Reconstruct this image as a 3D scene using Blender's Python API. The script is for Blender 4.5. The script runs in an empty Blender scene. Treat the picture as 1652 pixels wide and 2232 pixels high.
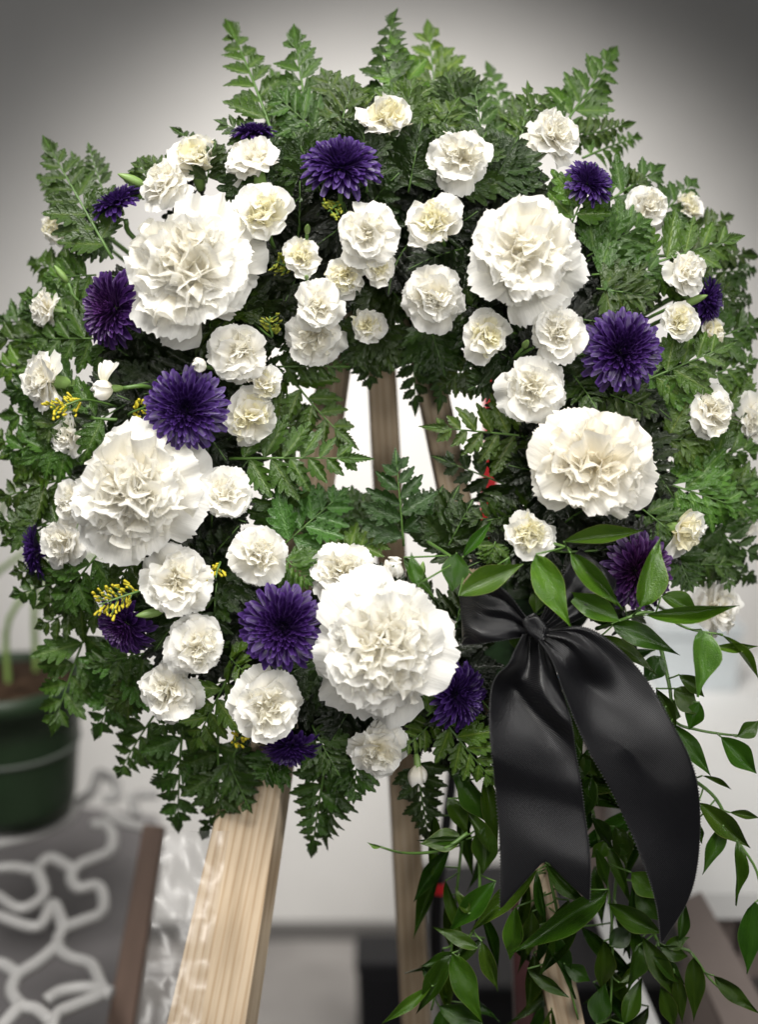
import bpy, math, random
from mathutils import Vector, Matrix, noise
R = math.radians
sc = bpy.context.scene
col = sc.collection
rng = random.Random(7)

# ------------------------------------------------------------------ camera
PITCH, D, FPX = R(12), 0.75, 2478.0
CX, CY = 826.0, 1116.0
RT = Vector((1, 0, 0)); FW = Vector((0, math.cos(PITCH), -math.sin(PITCH))); UP = Vector((0, math.sin(PITCH), math.cos(PITCH)))
TW = -FW
CAM = Vector((0, 0, 1.2)) - FW * D
cd = bpy.data.cameras.new('camera'); cam = bpy.data.objects.new('camera', cd); col.objects.link(cam)
cd.sensor_fit = 'HORIZONTAL'; cd.sensor_width = 36; cd.lens = 54; cd.clip_start = 0.02; cd.clip_end = 50
cam.matrix_world = Matrix.Translation(CAM) @ Matrix((RT, UP, TW)).transposed().to_4x4()
cd.dof.use_dof = True; cd.dof.focus_distance = D - 0.03; cd.dof.aperture_fstop = 3.7
sc.camera = cam

# ------------------------------------------------------------------ light
w = bpy.data.worlds.new('World'); sc.world = w; w.use_nodes = True
w.node_tree.nodes['Background'].inputs[0].default_value = (0.95, 0.97, 1.0, 1)
w.node_tree.nodes['Background'].inputs[1].default_value = 0.06
def lamp(name, kind, loc, target, energy, color=(1, 1, 1), **kw):
    l = bpy.data.lights.new(name, kind); l.energy = energy; l.color = color
    for k, v in kw.items(): setattr(l, k, v)
    o = bpy.data.objects.new(name, l); col.objects.link(o); o.location = loc
    o.rotation_euler = (Vector(target) - Vector(loc)).to_track_quat('-Z', 'Y').to_euler()
    return o
lamp('ceiling_panel', 'AREA', (-0.25, -0.75, 2.75), (0.0, 0.0, 1.2), 10, (1.0, 0.97, 0.92), shape='RECTANGLE', size=0.9, size_y=0.5, spread=R(75))
lamp('side_fill', 'AREA', (1.2, -1.5, 2.3), (0.0, 0.0, 1.2), 3.2, (1.0, 0.98, 0.95), shape='RECTANGLE', size=0.6, size_y=0.6, spread=R(60))  # added fill light from the side, lifts the shadows between petals
lamp('added_low_spot', 'SPOT', (0.06, -1.15, 1.40), (0.0, 0.0, 1.22), 13, (1.0, 0.98, 0.94), spot_size=R(44), spot_blend=0.9, shadow_soft_size=0.06)  # added lamp at camera height, brightens the easel legs through the hole
lamp('added_front_spot', 'SPOT', (-0.15, -1.05, 1.72), (0.0, 0.0, 1.21), 9, (1.0, 0.98, 0.94), spot_size=R(46), spot_blend=0.9, shadow_soft_size=0.10)  # added lamp, brightens the blooms; its soft edge dims the corners
lamp('added_wall_spot', 'SPOT', (0.05, 0.30, 1.85), (0.02, 1.40, 1.02), 88, (1.0, 0.96, 0.91), spot_size=R(80), spot_blend=1.0, shadow_soft_size=0.12)  # added lamp, no such fixture; makes the wall's bright pool and dark corners
sc.view_settings.view_transform = 'Standard'; sc.view_settings.look = 'None'
sc.cycles.max_bounces = 10; sc.cycles.diffuse_bounces = 6; sc.cycles.transparent_max_bounces = 12
sc.view_settings.exposure = 0.0; sc.view_settings.gamma = 1.0

# ------------------------------------------------------------------ placing
def at(px, py, h=0.0):
    d = D - h
    return CAM + FW * d + RT * ((px - CX) / FPX * d) + UP * (-(py - CY) / FPX * d)
def atz(px, py, z):
    r = FW + RT * ((px - CX) / FPX) + UP * (-(py - CY) / FPX)
    return CAM + r * ((z - CAM.z) / r.z)
def pxm(n, h=0.0): return n / FPX * (D - h)
RCX, RCY = 825.0, 960.0; HX, HY = 880.0, 930.0
def rho(px, py): return math.hypot((px - RCX) / 1.0, (py - RCY) / 1.05)
def hmap(px, py):
    q = (rho(px, py) - 480) / 400
    return max(-0.055, 0.045 - 0.085 * q * q)
def axis_at(px, py, k=1.0):
    r = rho(px, py); q = max(-0.7, min(1.0, (r - 480) / 380)) * k
    dx, dy = (px - RCX) / (r + 1e-6), -(py - RCY) / (r + 1e-6)
    a = q * R(48)
    return RT * (dx * math.sin(a)) + UP * (dy * math.sin(a) + 0.12) + TW * math.cos(a)
def vec(a): return (RT * a[0] + UP * a[1] + TW * a[2]).normalized()

# ------------------------------------------------------------------ materials
def mat(name):
    m = bpy.data.materials.new(name); m.use_nodes = True
    nt = m.node_tree; nt.nodes.clear()
    out = nt.nodes.new('ShaderNodeOutputMaterial')
    return m, nt, out
def N(nt, t, **kw):
    n = nt.nodes.new(t)
    for k, v in kw.items():
        if k.startswith('i_'): n.inputs[k[2:].replace('_', ' ')].default_value = v
        else: setattr(n, k, v)
    return n
def principled(nt, color=(.5, .5, .5), rough=.5, spec=.5):
    b = nt.nodes.new('ShaderNodeBsdfPrincipled')
    if color is not None: b.inputs['Base Color'].default_value = (*color, 1)
    b.inputs['Roughness'].default_value = rough; b.inputs['Specular IOR Level'].default_value = spec
    return b
def ramp(nt, stops):
    r = nt.nodes.new('ShaderNodeValToRGB'); e = r.color_ramp.elements
    while len(e) < len(stops): e.new(0.5)
    for k, (p, c) in enumerate(stops): e[k].position = p; e[k].color = (*c, 1)
    return r
def mul(nt, a, b, f=1.0):
    m = nt.nodes.new('ShaderNodeMix'); m.data_type = 'RGBA'; m.blend_type = 'MULTIPLY'; m.inputs[0].default_value = f
    nt.links.new(a, m.inputs[6]); nt.links.new(b, m.inputs[7]); return m.outputs[2]
def mixc(nt, fac, a, b):
    m = nt.nodes.new('ShaderNodeMix'); m.data_type = 'RGBA'
    if isinstance(fac, float): m.inputs[0].default_value = fac
    else: nt.links.new(fac, m.inputs[0])
    for s, i in ((a, 6), (b, 7)):
        if isinstance(s, tuple): m.inputs[i].default_value = (*s, 1)
        else: nt.links.new(s, m.inputs[i])
    return m.outputs[2]
def bump(nt, h, strength, dist):
    b = nt.nodes.new('ShaderNodeBump'); b.inputs['Strength'].default_value = strength; b.inputs['Distance'].default_value = dist
    nt.links.new(h, b.inputs['Height']); return b.outputs[0]
def translucent_leaf(name, col_fn, rough, spec, trans, bump_fn=None, trans_gain=1.6):
    m, nt, out = mat(name)
    c = col_fn(nt)
    b = principled(nt, None, rough, spec); nt.links.new(c, b.inputs['Base Color'])
    t = nt.nodes.new('ShaderNodeBsdfTranslucent'); nt.links.new(c, t.inputs['Color'])
    if bump_fn:
        n = bump_fn(nt); nt.links.new(n, b.inputs['Normal']); nt.links.new(n, t.inputs['Normal'])
    mx = nt.nodes.new('ShaderNodeMixShader'); mx.inputs[0].default_value = trans
    nt.links.new(b.outputs[0], mx.inputs[1]); nt.links.new(t.outputs[0], mx.inputs[2]); nt.links.new(mx.outputs[0], out.inputs[0])
    return m
def attr(nt, n): return N(nt, 'ShaderNodeAttribute', attribute_name=n).outputs['Fac']
def objcol(nt): return N(nt, 'ShaderNodeObjectInfo').outputs['Color']
def objnoise(nt, scale, detail=3):
    tc = N(nt, 'ShaderNodeTexCoord'); n = N(nt, 'ShaderNodeTexNoise', i_Scale=scale, i_Detail=detail)
    nt.links.new(tc.outputs['Object'], n.inputs['Vector']); return n.outputs['Fac']

def petal_col(nt):
    r = ramp(nt, [(0.0, (.86, .84, .58)), (0.28, (.93, .90, .74)), (0.6, (.93, .90, .81)), (1.0, (.93, .925, .90))])
    nt.links.new(attr(nt, 't'), r.inputs[0])
    return mul(nt, r.outputs[0], objcol(nt))
def petal_bump(nt):
    tc = N(nt, 'ShaderNodeTexCoord'); mp = N(nt, 'ShaderNodeMapping'); mp.inputs['Scale'].default_value = (26, 3, 3)
    nt.links.new(tc.outputs['Object'], mp.inputs[0])
    n = N(nt, 'ShaderNodeTexNoise', i_Scale=1.0, i_Detail=3); nt.links.new(mp.outputs[0], n.inputs['Vector'])
    return bump(nt, n.outputs['Fac'], 0.12, 0.03)
M = {}
M['petal'] = translucent_leaf('white_petal', petal_col, 0.60, 0.2, 0.48, petal_bump)
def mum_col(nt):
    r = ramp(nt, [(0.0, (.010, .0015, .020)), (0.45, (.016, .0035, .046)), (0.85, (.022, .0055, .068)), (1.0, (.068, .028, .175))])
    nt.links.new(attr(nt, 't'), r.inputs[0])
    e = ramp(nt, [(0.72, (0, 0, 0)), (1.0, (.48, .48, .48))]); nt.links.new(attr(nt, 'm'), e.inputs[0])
    c = mixc(nt, e.outputs[0], r.outputs[0], (.145, .085, .30))  # lavender rims, lightened further to paint in the petals' lit edges
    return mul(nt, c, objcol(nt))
M['mum'] = translucent_leaf('purple_petal', mum_col, 0.42, 0.4, 0.18)
def fern_col(nt):
    r = ramp(nt, [(0.0, (.080, .13, .026)), (0.12, (.034, .078, .007)), (1.0, (.024, .058, .005))])
    nt.links.new(attr(nt, 'm'), r.inputs[0])
    n = ramp(nt, [(0.3, (.72, .78, .7)), (0.7, (1.25, 1.2, 1.2))]); nt.links.new(objnoise(nt, 5), n.inputs[0])
    return mul(nt, mul(nt, r.outputs[0], n.outputs[0]), objcol(nt))
def fern_bump(nt):
    n = objnoise(nt, 14, 4); return bump(nt, n, 0.35, 0.05)
M['fern'] = translucent_leaf('fern_green', fern_col, 0.30, 0.6, 0.17, fern_bump)
def leaf_col(nt):
    tc = N(nt, 'ShaderNodeTexCoord'); mp = N(nt, 'ShaderNodeMapping'); mp.inputs['Scale'].default_value = (30, 1.2, 1)
    nt.links.new(tc.outputs['Object'], mp.inputs[0])
    n = N(nt, 'ShaderNodeTexNoise', i_Scale=1.0, i_Detail=2); nt.links.new(mp.outputs[0], n.inputs['Vector'])
    r = ramp(nt, [(0.3, (.028, .082, .005)), (0.7, (.042, .110, .008))]); nt.links.new(n.outputs['Fac'], r.inputs[0])
    e = ramp(nt, [(0.93, (0, 0, 0)), (1.0, (.5, .5, .5))]); nt.links.new(attr(nt, 'm'), e.inputs[0])
    c = mixc(nt, e.outputs[0], r.outputs[0], (.20, .28, .08))
    n2 = ramp(nt, [(0.35, (.72, .80, .7)), (0.6, (1.08, 1.04, 1.0)), (0.75, (1.35, 1.15, 1.1))]); nt.links.new(objnoise(nt, 3.2, 5), n2.inputs[0])
    return mul(nt, mul(nt, c, n2.outputs[0]), objcol(nt))
def leaf_bump(nt):
    n = objnoise(nt, 45, 2); return bump(nt, n, 0.25, 0.02)
M['leaf'] = translucent_leaf('glossy_leaf', leaf_col, 0.26, 0.5, 0.22, leaf_bump)

def simple(name, color, rough=.5, spec=.5, noise_scale=None, amt=.25, metallic=0, bstr=0, mapping=None):
    m, nt, out = mat(name); b = principled(nt, color, rough, spec); b.inputs['Metallic'].default_value = metallic
    if noise_scale:
        tc = N(nt, 'ShaderNodeTexCoord'); n = N(nt, 'ShaderNodeTexNoise', i_Scale=noise_scale, i_Detail=5)
        mp = N(nt, 'ShaderNodeMapping'); mp.inputs['Scale'].default_value = mapping or (1, 1, 1)
        nt.links.new(tc.outputs['Object'], mp.inputs[0]); nt.links.new(mp.outputs[0], n.inputs['Vector'])
        r = ramp(nt, [(0.3, tuple(c * (1 - amt) for c in color)), (0.7, tuple(min(1, c * (1 + amt)) for c in color))])
        nt.links.new(n.outputs['Fac'], r.inputs[0]); nt.links.new(r.outputs[0], b.inputs['Base Color'])
        if bstr: nt.links.new(bump(nt, n.outputs['Fac'], bstr, 0.004), b.inputs['Normal'])
    nt.links.new(b.outputs[0], out.inputs[0]); return m
M['stem'] = simple('green_stem', (.075, .15, .03), .45)
M['calyx'] = simple('pale_green_calyx', (.17, .27, .075), .42, .4, 60, .22)
M['foam'] = simple('wet_floral_foam', (.012, .028, .010), .8, .2, 90, .5)
M['gold'] = simple('yellow_bud', (.46, .39, .025), .55, .3, 200, .2)
M['goldg'] = simple('green_yellow_bud', (.22, .24, .025), .55, .3, 200, .2)
M['wall'] = simple('white_painted_wall', (.80, .79, .77), .8, .2, 6, .03, bstr=.15)
M['floor'] = simple('grey_concrete_floor', (.30, .285, .275), .65, .3, 5, .22, bstr=.2)
M['white_metal'] = simple('white_painted_metal', (.42, .415, .41), .45, .5, 20, .08)
M['pot'] = simple('green_plastic_pot', (.020, .042, .018), .45, .4, 12, .2)
M['soil'] = simple('potting_soil', (.045, .028, .018), .95, .1, 60, .5, bstr=.8)
M['lime'] = simple('lime_green_stem', (.24, .36, .10), .5, .3, 20, .2)
M['brown'] = simple('brown_board', (.13, .085, .065), .6, .3, 6, .3, mapping=(8, 1, 1))
M['dark'] = simple('black_plastic', (.006, .006, .008), .5, .3)
M['maroon'] = simple('maroon_paint', (.07, .008, .010), .45, .4, 15, .3)
M['red'] = simple('red_plastic', (.55, .014, .022), .45, .4, 20, .1)
M['blue'] = simple('blue_paper', (.04, .28, .75), .6, .3)
M['whiteboard'] = simple('white_laminate', (.78, .78, .77), .5, .4, 8, .04)
M['greybrown'] = simple('grey_brown_board', (.19, .155, .14), .6, .3, 8, .2)

def wood_mat():
    m, nt, out = mat('pine_wood')
    tc = N(nt, 'ShaderNodeTexCoord'); mp = N(nt, 'ShaderNodeMapping'); mp.inputs['Scale'].default_value = (1, 1, 0.07)
    nt.links.new(tc.outputs['Object'], mp.inputs[0])
    n1 = N(nt, 'ShaderNodeTexNoise', i_Scale=160, i_Detail=4); nt.links.new(mp.outputs[0], n1.inputs['Vector'])
    wv = N(nt, 'ShaderNodeTexWave', i_Scale=55, i_Distortion=3.0, i_Detail=2); wv.bands_direction = 'X'
    nt.links.new(mp.outputs[0], wv.inputs['Vector'])
    r1 = ramp(nt, [(0.25, (.38, .295, .20)), (0.55, (.54, .44, .32)), (0.85, (.62, .53, .41))]); nt.links.new(n1.outputs['Fac'], r1.inputs[0])
    r2 = ramp(nt, [(0.0, (.82, .76, .70)), (0.35, (1, 1, 1))]); nt.links.new(wv.outputs['Fac'], r2.inputs[0])
    c = mul(nt, r1.outputs[0], r2.outputs[0])
    mp2 = N(nt, 'ShaderNodeMapping'); mp2.inputs['Scale'].default_value = (14, 14, 4); nt.links.new(tc.outputs['Object'], mp2.inputs[0])
    vo = N(nt, 'ShaderNodeTexVoronoi', i_Scale=1.0); nt.links.new(mp2.outputs[0], vo.inputs['Vector'])
    r3 = ramp(nt, [(0.0, (.38, .28, .2)), (0.06, (.55, .45, .36)), (0.12, (1, 1, 1))]); nt.links.new(vo.outputs['Distance'], r3.inputs[0])
    n4 = N(nt, 'ShaderNodeTexNoise', i_Scale=9, i_Detail=4); nt.links.new(tc.outputs['Object'], n4.inputs['Vector'])
    r4 = ramp(nt, [(0.35, (.80, .77, .74)), (0.6, (1.04, 1.02, 1.0))]); nt.links.new(n4.outputs['Fac'], r4.inputs[0])
    c = mul(nt, mul(nt, c, r3.outputs[0]), r4.outputs[0])
    b = principled(nt, None, .6, .3); nt.links.new(c, b.inputs['Base Color'])
    nt.links.new(bump(nt, wv.outputs['Fac'], .3, .001), b.inputs['Normal'])
    nt.links.new(b.outputs[0], out.inputs[0]); return m
M['wood'] = wood_mat()
def satin_mat():
    m, nt, out = mat('black_satin')
    b = principled(nt, (.003, .003, .004), .36, .44)
    b.inputs['Anisotropic'].default_value = .5
    b.inputs['Sheen Weight'].default_value = .03; b.inputs['Sheen Roughness'].default_value = .4
    tc = N(nt, 'ShaderNodeTexCoord')
    wv = N(nt, 'ShaderNodeTexWave', i_Scale=420, i_Distortion=.6); wv.bands_direction = 'DIAGONAL'; nt.links.new(tc.outputs['Object'], wv.inputs['Vector'])
    n = N(nt, 'ShaderNodeTexNoise', i_Scale=900, i_Detail=3); nt.links.new(tc.outputs['Object'], n.inputs['Vector'])
    ad = N(nt, 'ShaderNodeMath', operation='ADD'); nt.links.new(wv.outputs['Fac'], ad.inputs[0]); nt.links.new(n.outputs['Fac'], ad.inputs[1])
    nt.links.new(bump(nt, ad.outputs[0], .40, .0005), b.inputs['Normal'])
    nt.links.new(b.outputs[0], out.inputs[0]); return m
M['satin'] = satin_mat()
M['stitch'] = simple('ribbon_stitching', (.030, .030, .032), .4, .5)
def film_mat():
    m, nt, out = mat('clear_plastic_film')
    g = N(nt, 'ShaderNodeBsdfGlossy'); g.inputs['Roughness'].default_value = .5; g.inputs['Color'].default_value = (.9, .9, .9, 1)
    t = N(nt, 'ShaderNodeBsdfTransparent'); t.inputs['Color'].default_value = (.95, .95, .95, 1)
    tc = N(nt, 'ShaderNodeTexCoord'); n = N(nt, 'ShaderNodeTexNoise', i_Scale=14, i_Detail=2); nt.links.new(tc.outputs['Object'], n.inputs['Vector'])
    nt.links.new(bump(nt, n.outputs['Fac'], .35, .02), g.inputs['Normal'])
    mx = N(nt, 'ShaderNodeMixShader'); mx.inputs[0].default_value = .07
    nt.links.new(t.outputs[0], mx.inputs[1]); nt.links.new(g.outputs[0], mx.inputs[2]); nt.links.new(mx.outputs[0], out.inputs[0]); return m
M['film'] = film_mat()

# ------------------------------------------------------------------ objects
def tag(o, label=None, cat=None, group=None, kind=None):
    if label: o['label'] = label
    if cat: o['category'] = cat
    if group: o['group'] = group
    if kind: o['kind'] = kind
    return o
def empty(name, loc, label, cat, group=None):
    o = bpy.data.objects.new(name, None); o.empty_display_size = 0.01; col.objects.link(o); o.location = loc
    return tag(o, label, cat, group)
def link(name, me, parent=None, mw=None, color=None, kind=None):
    """one mesh object; mw is its world matrix, parents only ever have a translation"""
    o = bpy.data.objects.new(name, me); col.objects.link(o)
    base = Vector((0, 0, 0))
    p = parent
    while p is not None: base += Vector(p.location); p = p.parent
    o.parent = parent
    if mw is not None:
        mm = mw.copy(); mm.translation = mm.translation - base; o.matrix_local = mm
    elif parent is not None: o.location = -base
    if color: o.color = (*color, 1)
    if kind: o['kind'] = kind
    return o
def mesh(name, vs, fs, m, attrs=None, smooth=True):
    me = bpy.data.meshes.new(name); me.from_pydata([tuple(v) for v in vs], [], fs); me.materials.append(m)
    if smooth: me.polygons.foreach_set('use_smooth', [True] * len(fs))
    for k, vals in (attrs or {}).items():
        a = me.attributes.new(k, 'FLOAT', 'POINT'); a.data.foreach_set('value', vals)
    me.update(); return me
def frame(T, Nn, loc, sx=1, sy=1, sz=1):
    """local y along T, local z near Nn"""
    T = T.normalized(); X = T.cross(Nn)
    if X.length < 1e-5: X = T.cross(Vector((0.3, 0.9, 0.2)))
    X.normalize(); Z = X.cross(T)
    m = Matrix((X * sx, T * sy, Z * sz)).transposed().to_4x4(); m.translation = loc; return m
def catmull(pts, n):
    P = [pts[0] * 2 - pts[1]] + list(pts) + [pts[-1] * 2 - pts[-2]]; out = []
    seg = len(pts) - 1
    for i in range(n + 1):
        s = i / n * seg; k = min(int(s), seg - 1); t = s - k
        a, b, c, d = P[k:k + 4]
        out.append(0.5 * ((2 * b) + (c - a) * t + (2 * a - 5 * b + 4 * c - d) * t * t + (3 * b - a - 3 * c + d) * t ** 3))
    return out
def tube_geo(pts, r0, r1=None, sides=6, off=0):
    r1 = r0 if r1 is None else r1; vs, fs = [], []; n = len(pts)
    ref = Vector((0.31, 0.2, 0.93))
    for i, p in enumerate(pts):
        T = (pts[min(i + 1, n - 1)] - pts[max(i - 1, 0)]).normalized()
        X = T.cross(ref)
        if X.length < 1e-3: X = T.cross(Vector((1, 0, 0)))
        X.normalize(); Y = T.cross(X); r = r0 + (r1 - r0) * i / max(1, n - 1)
        for k in range(sides):
            a = 2 * math.pi * k / sides; vs.append(p + X * (r * math.cos(a)) + Y * (r * math.sin(a)))
    for i in range(n - 1):
        for k in range(sides):
            a = i * sides + k; b = i * sides + (k + 1) % sides
            fs.append((off + a, off + b, off + b + sides, off + a + sides))
    fs.append(tuple(off + k for k in reversed(range(sides)))); fs.append(tuple(off + (n - 1) * sides + k for k in range(sides)))
    return vs, fs
def tube(name, pts, r0, r1, m, parent=None, sides=6, n=None):
    p = catmull(pts, n or max(6, 4 * len(pts))) if len(pts) > 1 else pts
    base = p[0].copy()
    vs, fs = tube_geo([q - base for q in p], r0, r1, sides)
    return link(name, mesh(name, vs, fs, m), parent, Matrix.Translation(base))
def lathe(name, prof, m, sides=12, seed=None, wob=0):
    vs, fs = [], []; rr = random.Random(seed)
    for r, z in prof:
        for k in range(sides):
            a = 2 * math.pi * k / sides; q = r * (1 + wob * math.sin(5 * a + 1))
            vs.append((q * math.cos(a), q * math.sin(a), z))
    for i in range(len(prof) - 1):
        for k in range(sides):
            a = i * sides + k; b = i * sides + (k + 1) % sides; fs.append((a, b, b + sides, a + sides))
    fs.append(tuple(reversed(range(sides)))); fs.append(tuple((len(prof) - 1) * sides + k for k in range(sides)))
    return mesh(name, vs, fs, m)
def box_geo(c, sx, sy, sz):
    vs = [(c[0] + a * sx / 2, c[1] + b * sy / 2, c[2] + d * sz / 2) for a in (-1, 1) for b in (-1, 1) for d in (-1, 1)]
    return vs, [(0, 1, 3, 2), (4, 6, 7, 5), (0, 4, 5, 1), (2, 3, 7, 6), (0, 2, 6, 4), (1, 5, 7, 3)]
def bevel(o, wd):
    b = o.modifiers.new('bevel', 'BEVEL'); b.width = wd; b.segments = 2; return o
def board(name, A, B, w0, w1, th0, th1, face, m, parent=None, bv=.001):
    """tapered board from A to B, its wide face turned to `face`; local z runs along it"""
    T = (B - A); L = T.length; Z = T.normalized(); X = Z.cross(face).normalized(); Y = Z.cross(X)
    vs = []
    for z, w_, t_ in ((0, w0, th0), (L, w1, th1)):
        for a, b in ((-1, -1), (1, -1), (1, 1), (-1, 1)): vs.append((a * w_ / 2, b * t_ / 2, z))
    fs = [(3, 2, 1, 0), (4, 5, 6, 7)] + [(k, (k + 1) % 4, (k + 1) % 4 + 4, k + 4) for k in range(4)]
    mw = Matrix((X, Y, Z)).transposed().to_4x4(); mw.translation = A
    o = link(name, mesh(name, vs, fs, m, smooth=False), parent, mw); bevel(o, bv); return o

# ------------------------------------------------------------------ the room
def plane(name, x0, x1, y0, y1, z, m):
    return link(name, mesh(name, [(x0, y0, z), (x1, y0, z), (x1, y1, z), (x0, y1, z)], [(0, 1, 2, 3)], m, smooth=False))
tag(plane('floor', -4, 4, -4, 1.40, 0, M['floor']), kind='structure')
WY = 1.40
tag(link('wall', mesh('wall', [(-4, WY, 0), (4, WY, 0), (4, WY, 3.0), (-4, WY, 3.0)], [(0, 1, 2, 3)], M['wall'], smooth=False)), kind='structure')
vs, fs = box_geo((0, WY - .008, .018), 8, .014, .034)
tag(link('skirting_board', mesh('skirting_board', vs, fs, simple('dark_skirting', (.15, .145, .14), .6), smooth=False)), kind='structure')  # dark tone also stands for the shadow along the wall's foot

# ------------------------------------------------------------------ easel
ez = empty('easel', (0, 0.10, 0), 'raw pine easel carrying the flower wreath, its legs seen through the hole', 'easel')
for (a, b, w0, w1, t0, t1) in (
        ((778, 560, -.105), (452, 2290, -.02), pxm(36, -.12), pxm(180, -.02), .014, .030),
        ((818, 560, -.12), (912, 2330, -.20), pxm(60, -.12), pxm(60, -.22), .016, .018),
        ((880, 560, -.10), (1245, 2290, -.02), pxm(62, -.08), pxm(78, .02), .016, .020)):
    A = at(*a); B = at(*b); Tn = (B - A).normalized()
    B2 = B + Tn * max(0, (B.z / -Tn.z))                     # down to the floor
    k = (B2 - A).length / (B - A).length
    board('leg', A, B2, w0, w0 + (w1 - w0) * k, t0, t0 + (t1 - t0) * k, -TW + RT * (.25 if a[0] < 800 else -.1), M['wood'], ez, .0012)
board('crossbar', at(590, 1500, -.115), at(1090, 1500, -.115), .022, .022, .012, .012, -TW, M['wood'], ez)

# ------------------------------------------------------------------ foam ring
def torus(name, R0, r, m, nu=64, nv=14):
    vs, fs = [], []
    for i in range(nu):
        a = 2 * math.pi * i / nu
        for k in range(nv):
            b = 2 * math.pi * k / nv; rr = R0 + r * math.cos(b)
            vs.append((rr * math.cos(a), rr * math.sin(a) * 1.03, r * .75 * math.sin(b)))
    for i in range(nu):
        for k in range(nv):
            fs.append((i * nv + k, ((i + 1) % nu) * nv + k, ((i + 1) % nu) * nv + (k + 1) % nv, i * nv + (k + 1) % nv))
    return mesh(name, vs, fs, m)
mw = Matrix((RT, UP, TW)).transposed().to_4x4(); mw.translation = at(RCX, RCY + 20, -.042)
tag(link('foam_ring', torus('foam_ring', pxm(475, -.04), .034, M['foam']), None, mw), 'dark green foam ring hidden inside the wreath behind the ferns', 'wreath base')
def ring_point(P):
    c = at(RCX, RCY + 20, -.042); v = P - c; a = math.atan2(v.dot(UP), v.dot(RT)); r = pxm(475, -.04)
    return c + RT * (r * math.cos(a)) + UP * (r * math.sin(a))

# ------------------------------------------------------------------ petals
def petal_mesh(name, L, W, th0, th1, ruf, k, curl, serr, seed, nu=9, nv=17, m='petal', tip=.18, wpow=.8, bendat=.55, tpow=2.0):
    rr = random.Random(seed); vs, ts, ms = [], [], []
    prof = [(0.0, 0.0, th0)]; r = z = 0.0; steps = 40
    for i in range(1, steps + 1):
        u = i / steps; s = min(1, max(0, (u - .08) / bendat)); s = s * s * (3 - 2 * s)
        th = th0 + (th1 - th0) * s
        r += L / steps * math.sin(th); z += L / steps * math.cos(th); prof.append((r, z, th))
    p1, p2, p3 = rr.uniform(0, 6.3), rr.uniform(0, 6.3), rr.uniform(0, 6.3); asym = rr.uniform(-.25, .25)
    ser = [rr.uniform(-1, 1) * serr for _ in range(nv)]
    for j in range(nv):
        if j % 2: ser[j] -= serr * .55
    so = Vector((rr.uniform(0, 50), rr.uniform(0, 50), 0))
    for i in range(nu):
        u = i / (nu - 1)
        for j in range(nv):
            v = 2 * j / (nv - 1) - 1
            uu = u * (1 - tip * abs(v) ** tpow) * (1 + .06 * math.sin(2.2 * v + p3)) + (ser[j] * u ** 6)
            uu = max(0, min(1.0, uu / (1 + serr)))
            q = uu * steps; a = min(int(q), steps - 1); f = q - a
            r = prof[a][0] * (1 - f) + prof[a + 1][0] * f; z = prof[a][1] * (1 - f) + prof[a + 1][1] * f; th = prof[a][2]
            wd = W * (.10 + .90 * min(1, (u / .85)) ** wpow)
            x = v * wd
            o = curl * v * v * wd
            o += ruf * u ** 1.6 * (math.sin(k * v * 2.2 + p1) + .5 * math.sin(k * 1.9 * v * 2.2 + p2) * u)
            o += ruf * .7 * u * noise.noise(so + Vector((v * 2.2, u * 2.2, 0)))
            o += (.34 * ruf + .010) * u ** 4 * (math.sin(k * 3.4 * v + p3) + .6 * math.sin(k * 5.6 * v + p1)) * (1 if m == 'petal' else 0)
            x += ruf * .5 * u * u * math.sin(k * 1.3 * v * 2.2 + p2) + asym * u * u * W * .3
            vs.append((x, r - math.cos(th) * o, z + math.sin(th) * o)); ts.append(u); ms.append(abs(v))
    fs = [(i * nv + j, i * nv + j + 1, (i + 1) * nv + j + 1, (i + 1) * nv + j) for i in range(nu - 1) for j in range(nv - 1)]
    return mesh(name, vs, fs, M[m], {'t': ts, 'm': ms})
NV = 5
BIG = {
 'o': [petal_mesh('petal', 1.12, .44, R(20), R(100), .038, 1.9, -.10, .025, 10 + s, 12, 31, tip=.24) for s in range(NV)],
 'p': [petal_mesh('petal', 1.02, .42, R(10), R(74), .060, 2.1, .02, .025, 20 + s, 12, 31) for s in range(NV)],
 'q': [petal_mesh('petal', .95, .42, R(6), R(60), .085, 2.9, .10, .025, 30 + s, 12, 29) for s in range(NV)],
 'r': [petal_mesh('petal', .88, .42, R(2), R(42), .105, 3.1, .20, .025, 40 + s, 12, 29) for s in range(NV)],
 's': [petal_mesh('petal', .80, .40, R(0), R(24), .12, 3.1, .20, .025, 50 + s, 12, 29) for s in range(NV)]}
SML = {
 'o': [petal_mesh('petal', 1.08, .50, R(20), R(98), .050, 1.7, -.08, .026, 110 + s, 10, 23, tip=.26) for s in range(NV)],
 'p': [petal_mesh('petal', 1.00, .50, R(8), R(72), .065, 2.0, .10, .026, 120 + s, 10, 23, tip=.24) for s in range(NV)],
 'q': [petal_mesh('petal', .90, .44, R(4), R(46), .075, 2.4, .24, .026, 130 + s, 10, 23, tip=.22) for s in range(NV)],
 'r': [petal_mesh('petal', .82, .36, R(0), R(24), .080, 2.8, .38, .026, 140 + s, 10, 23) for s in range(NV)],
 's': [petal_mesh('petal', .74, .28, R(-3), R(6), .08, 3.0, .5, .026, 150 + s, 10, 23) for s in range(NV)]}
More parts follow.
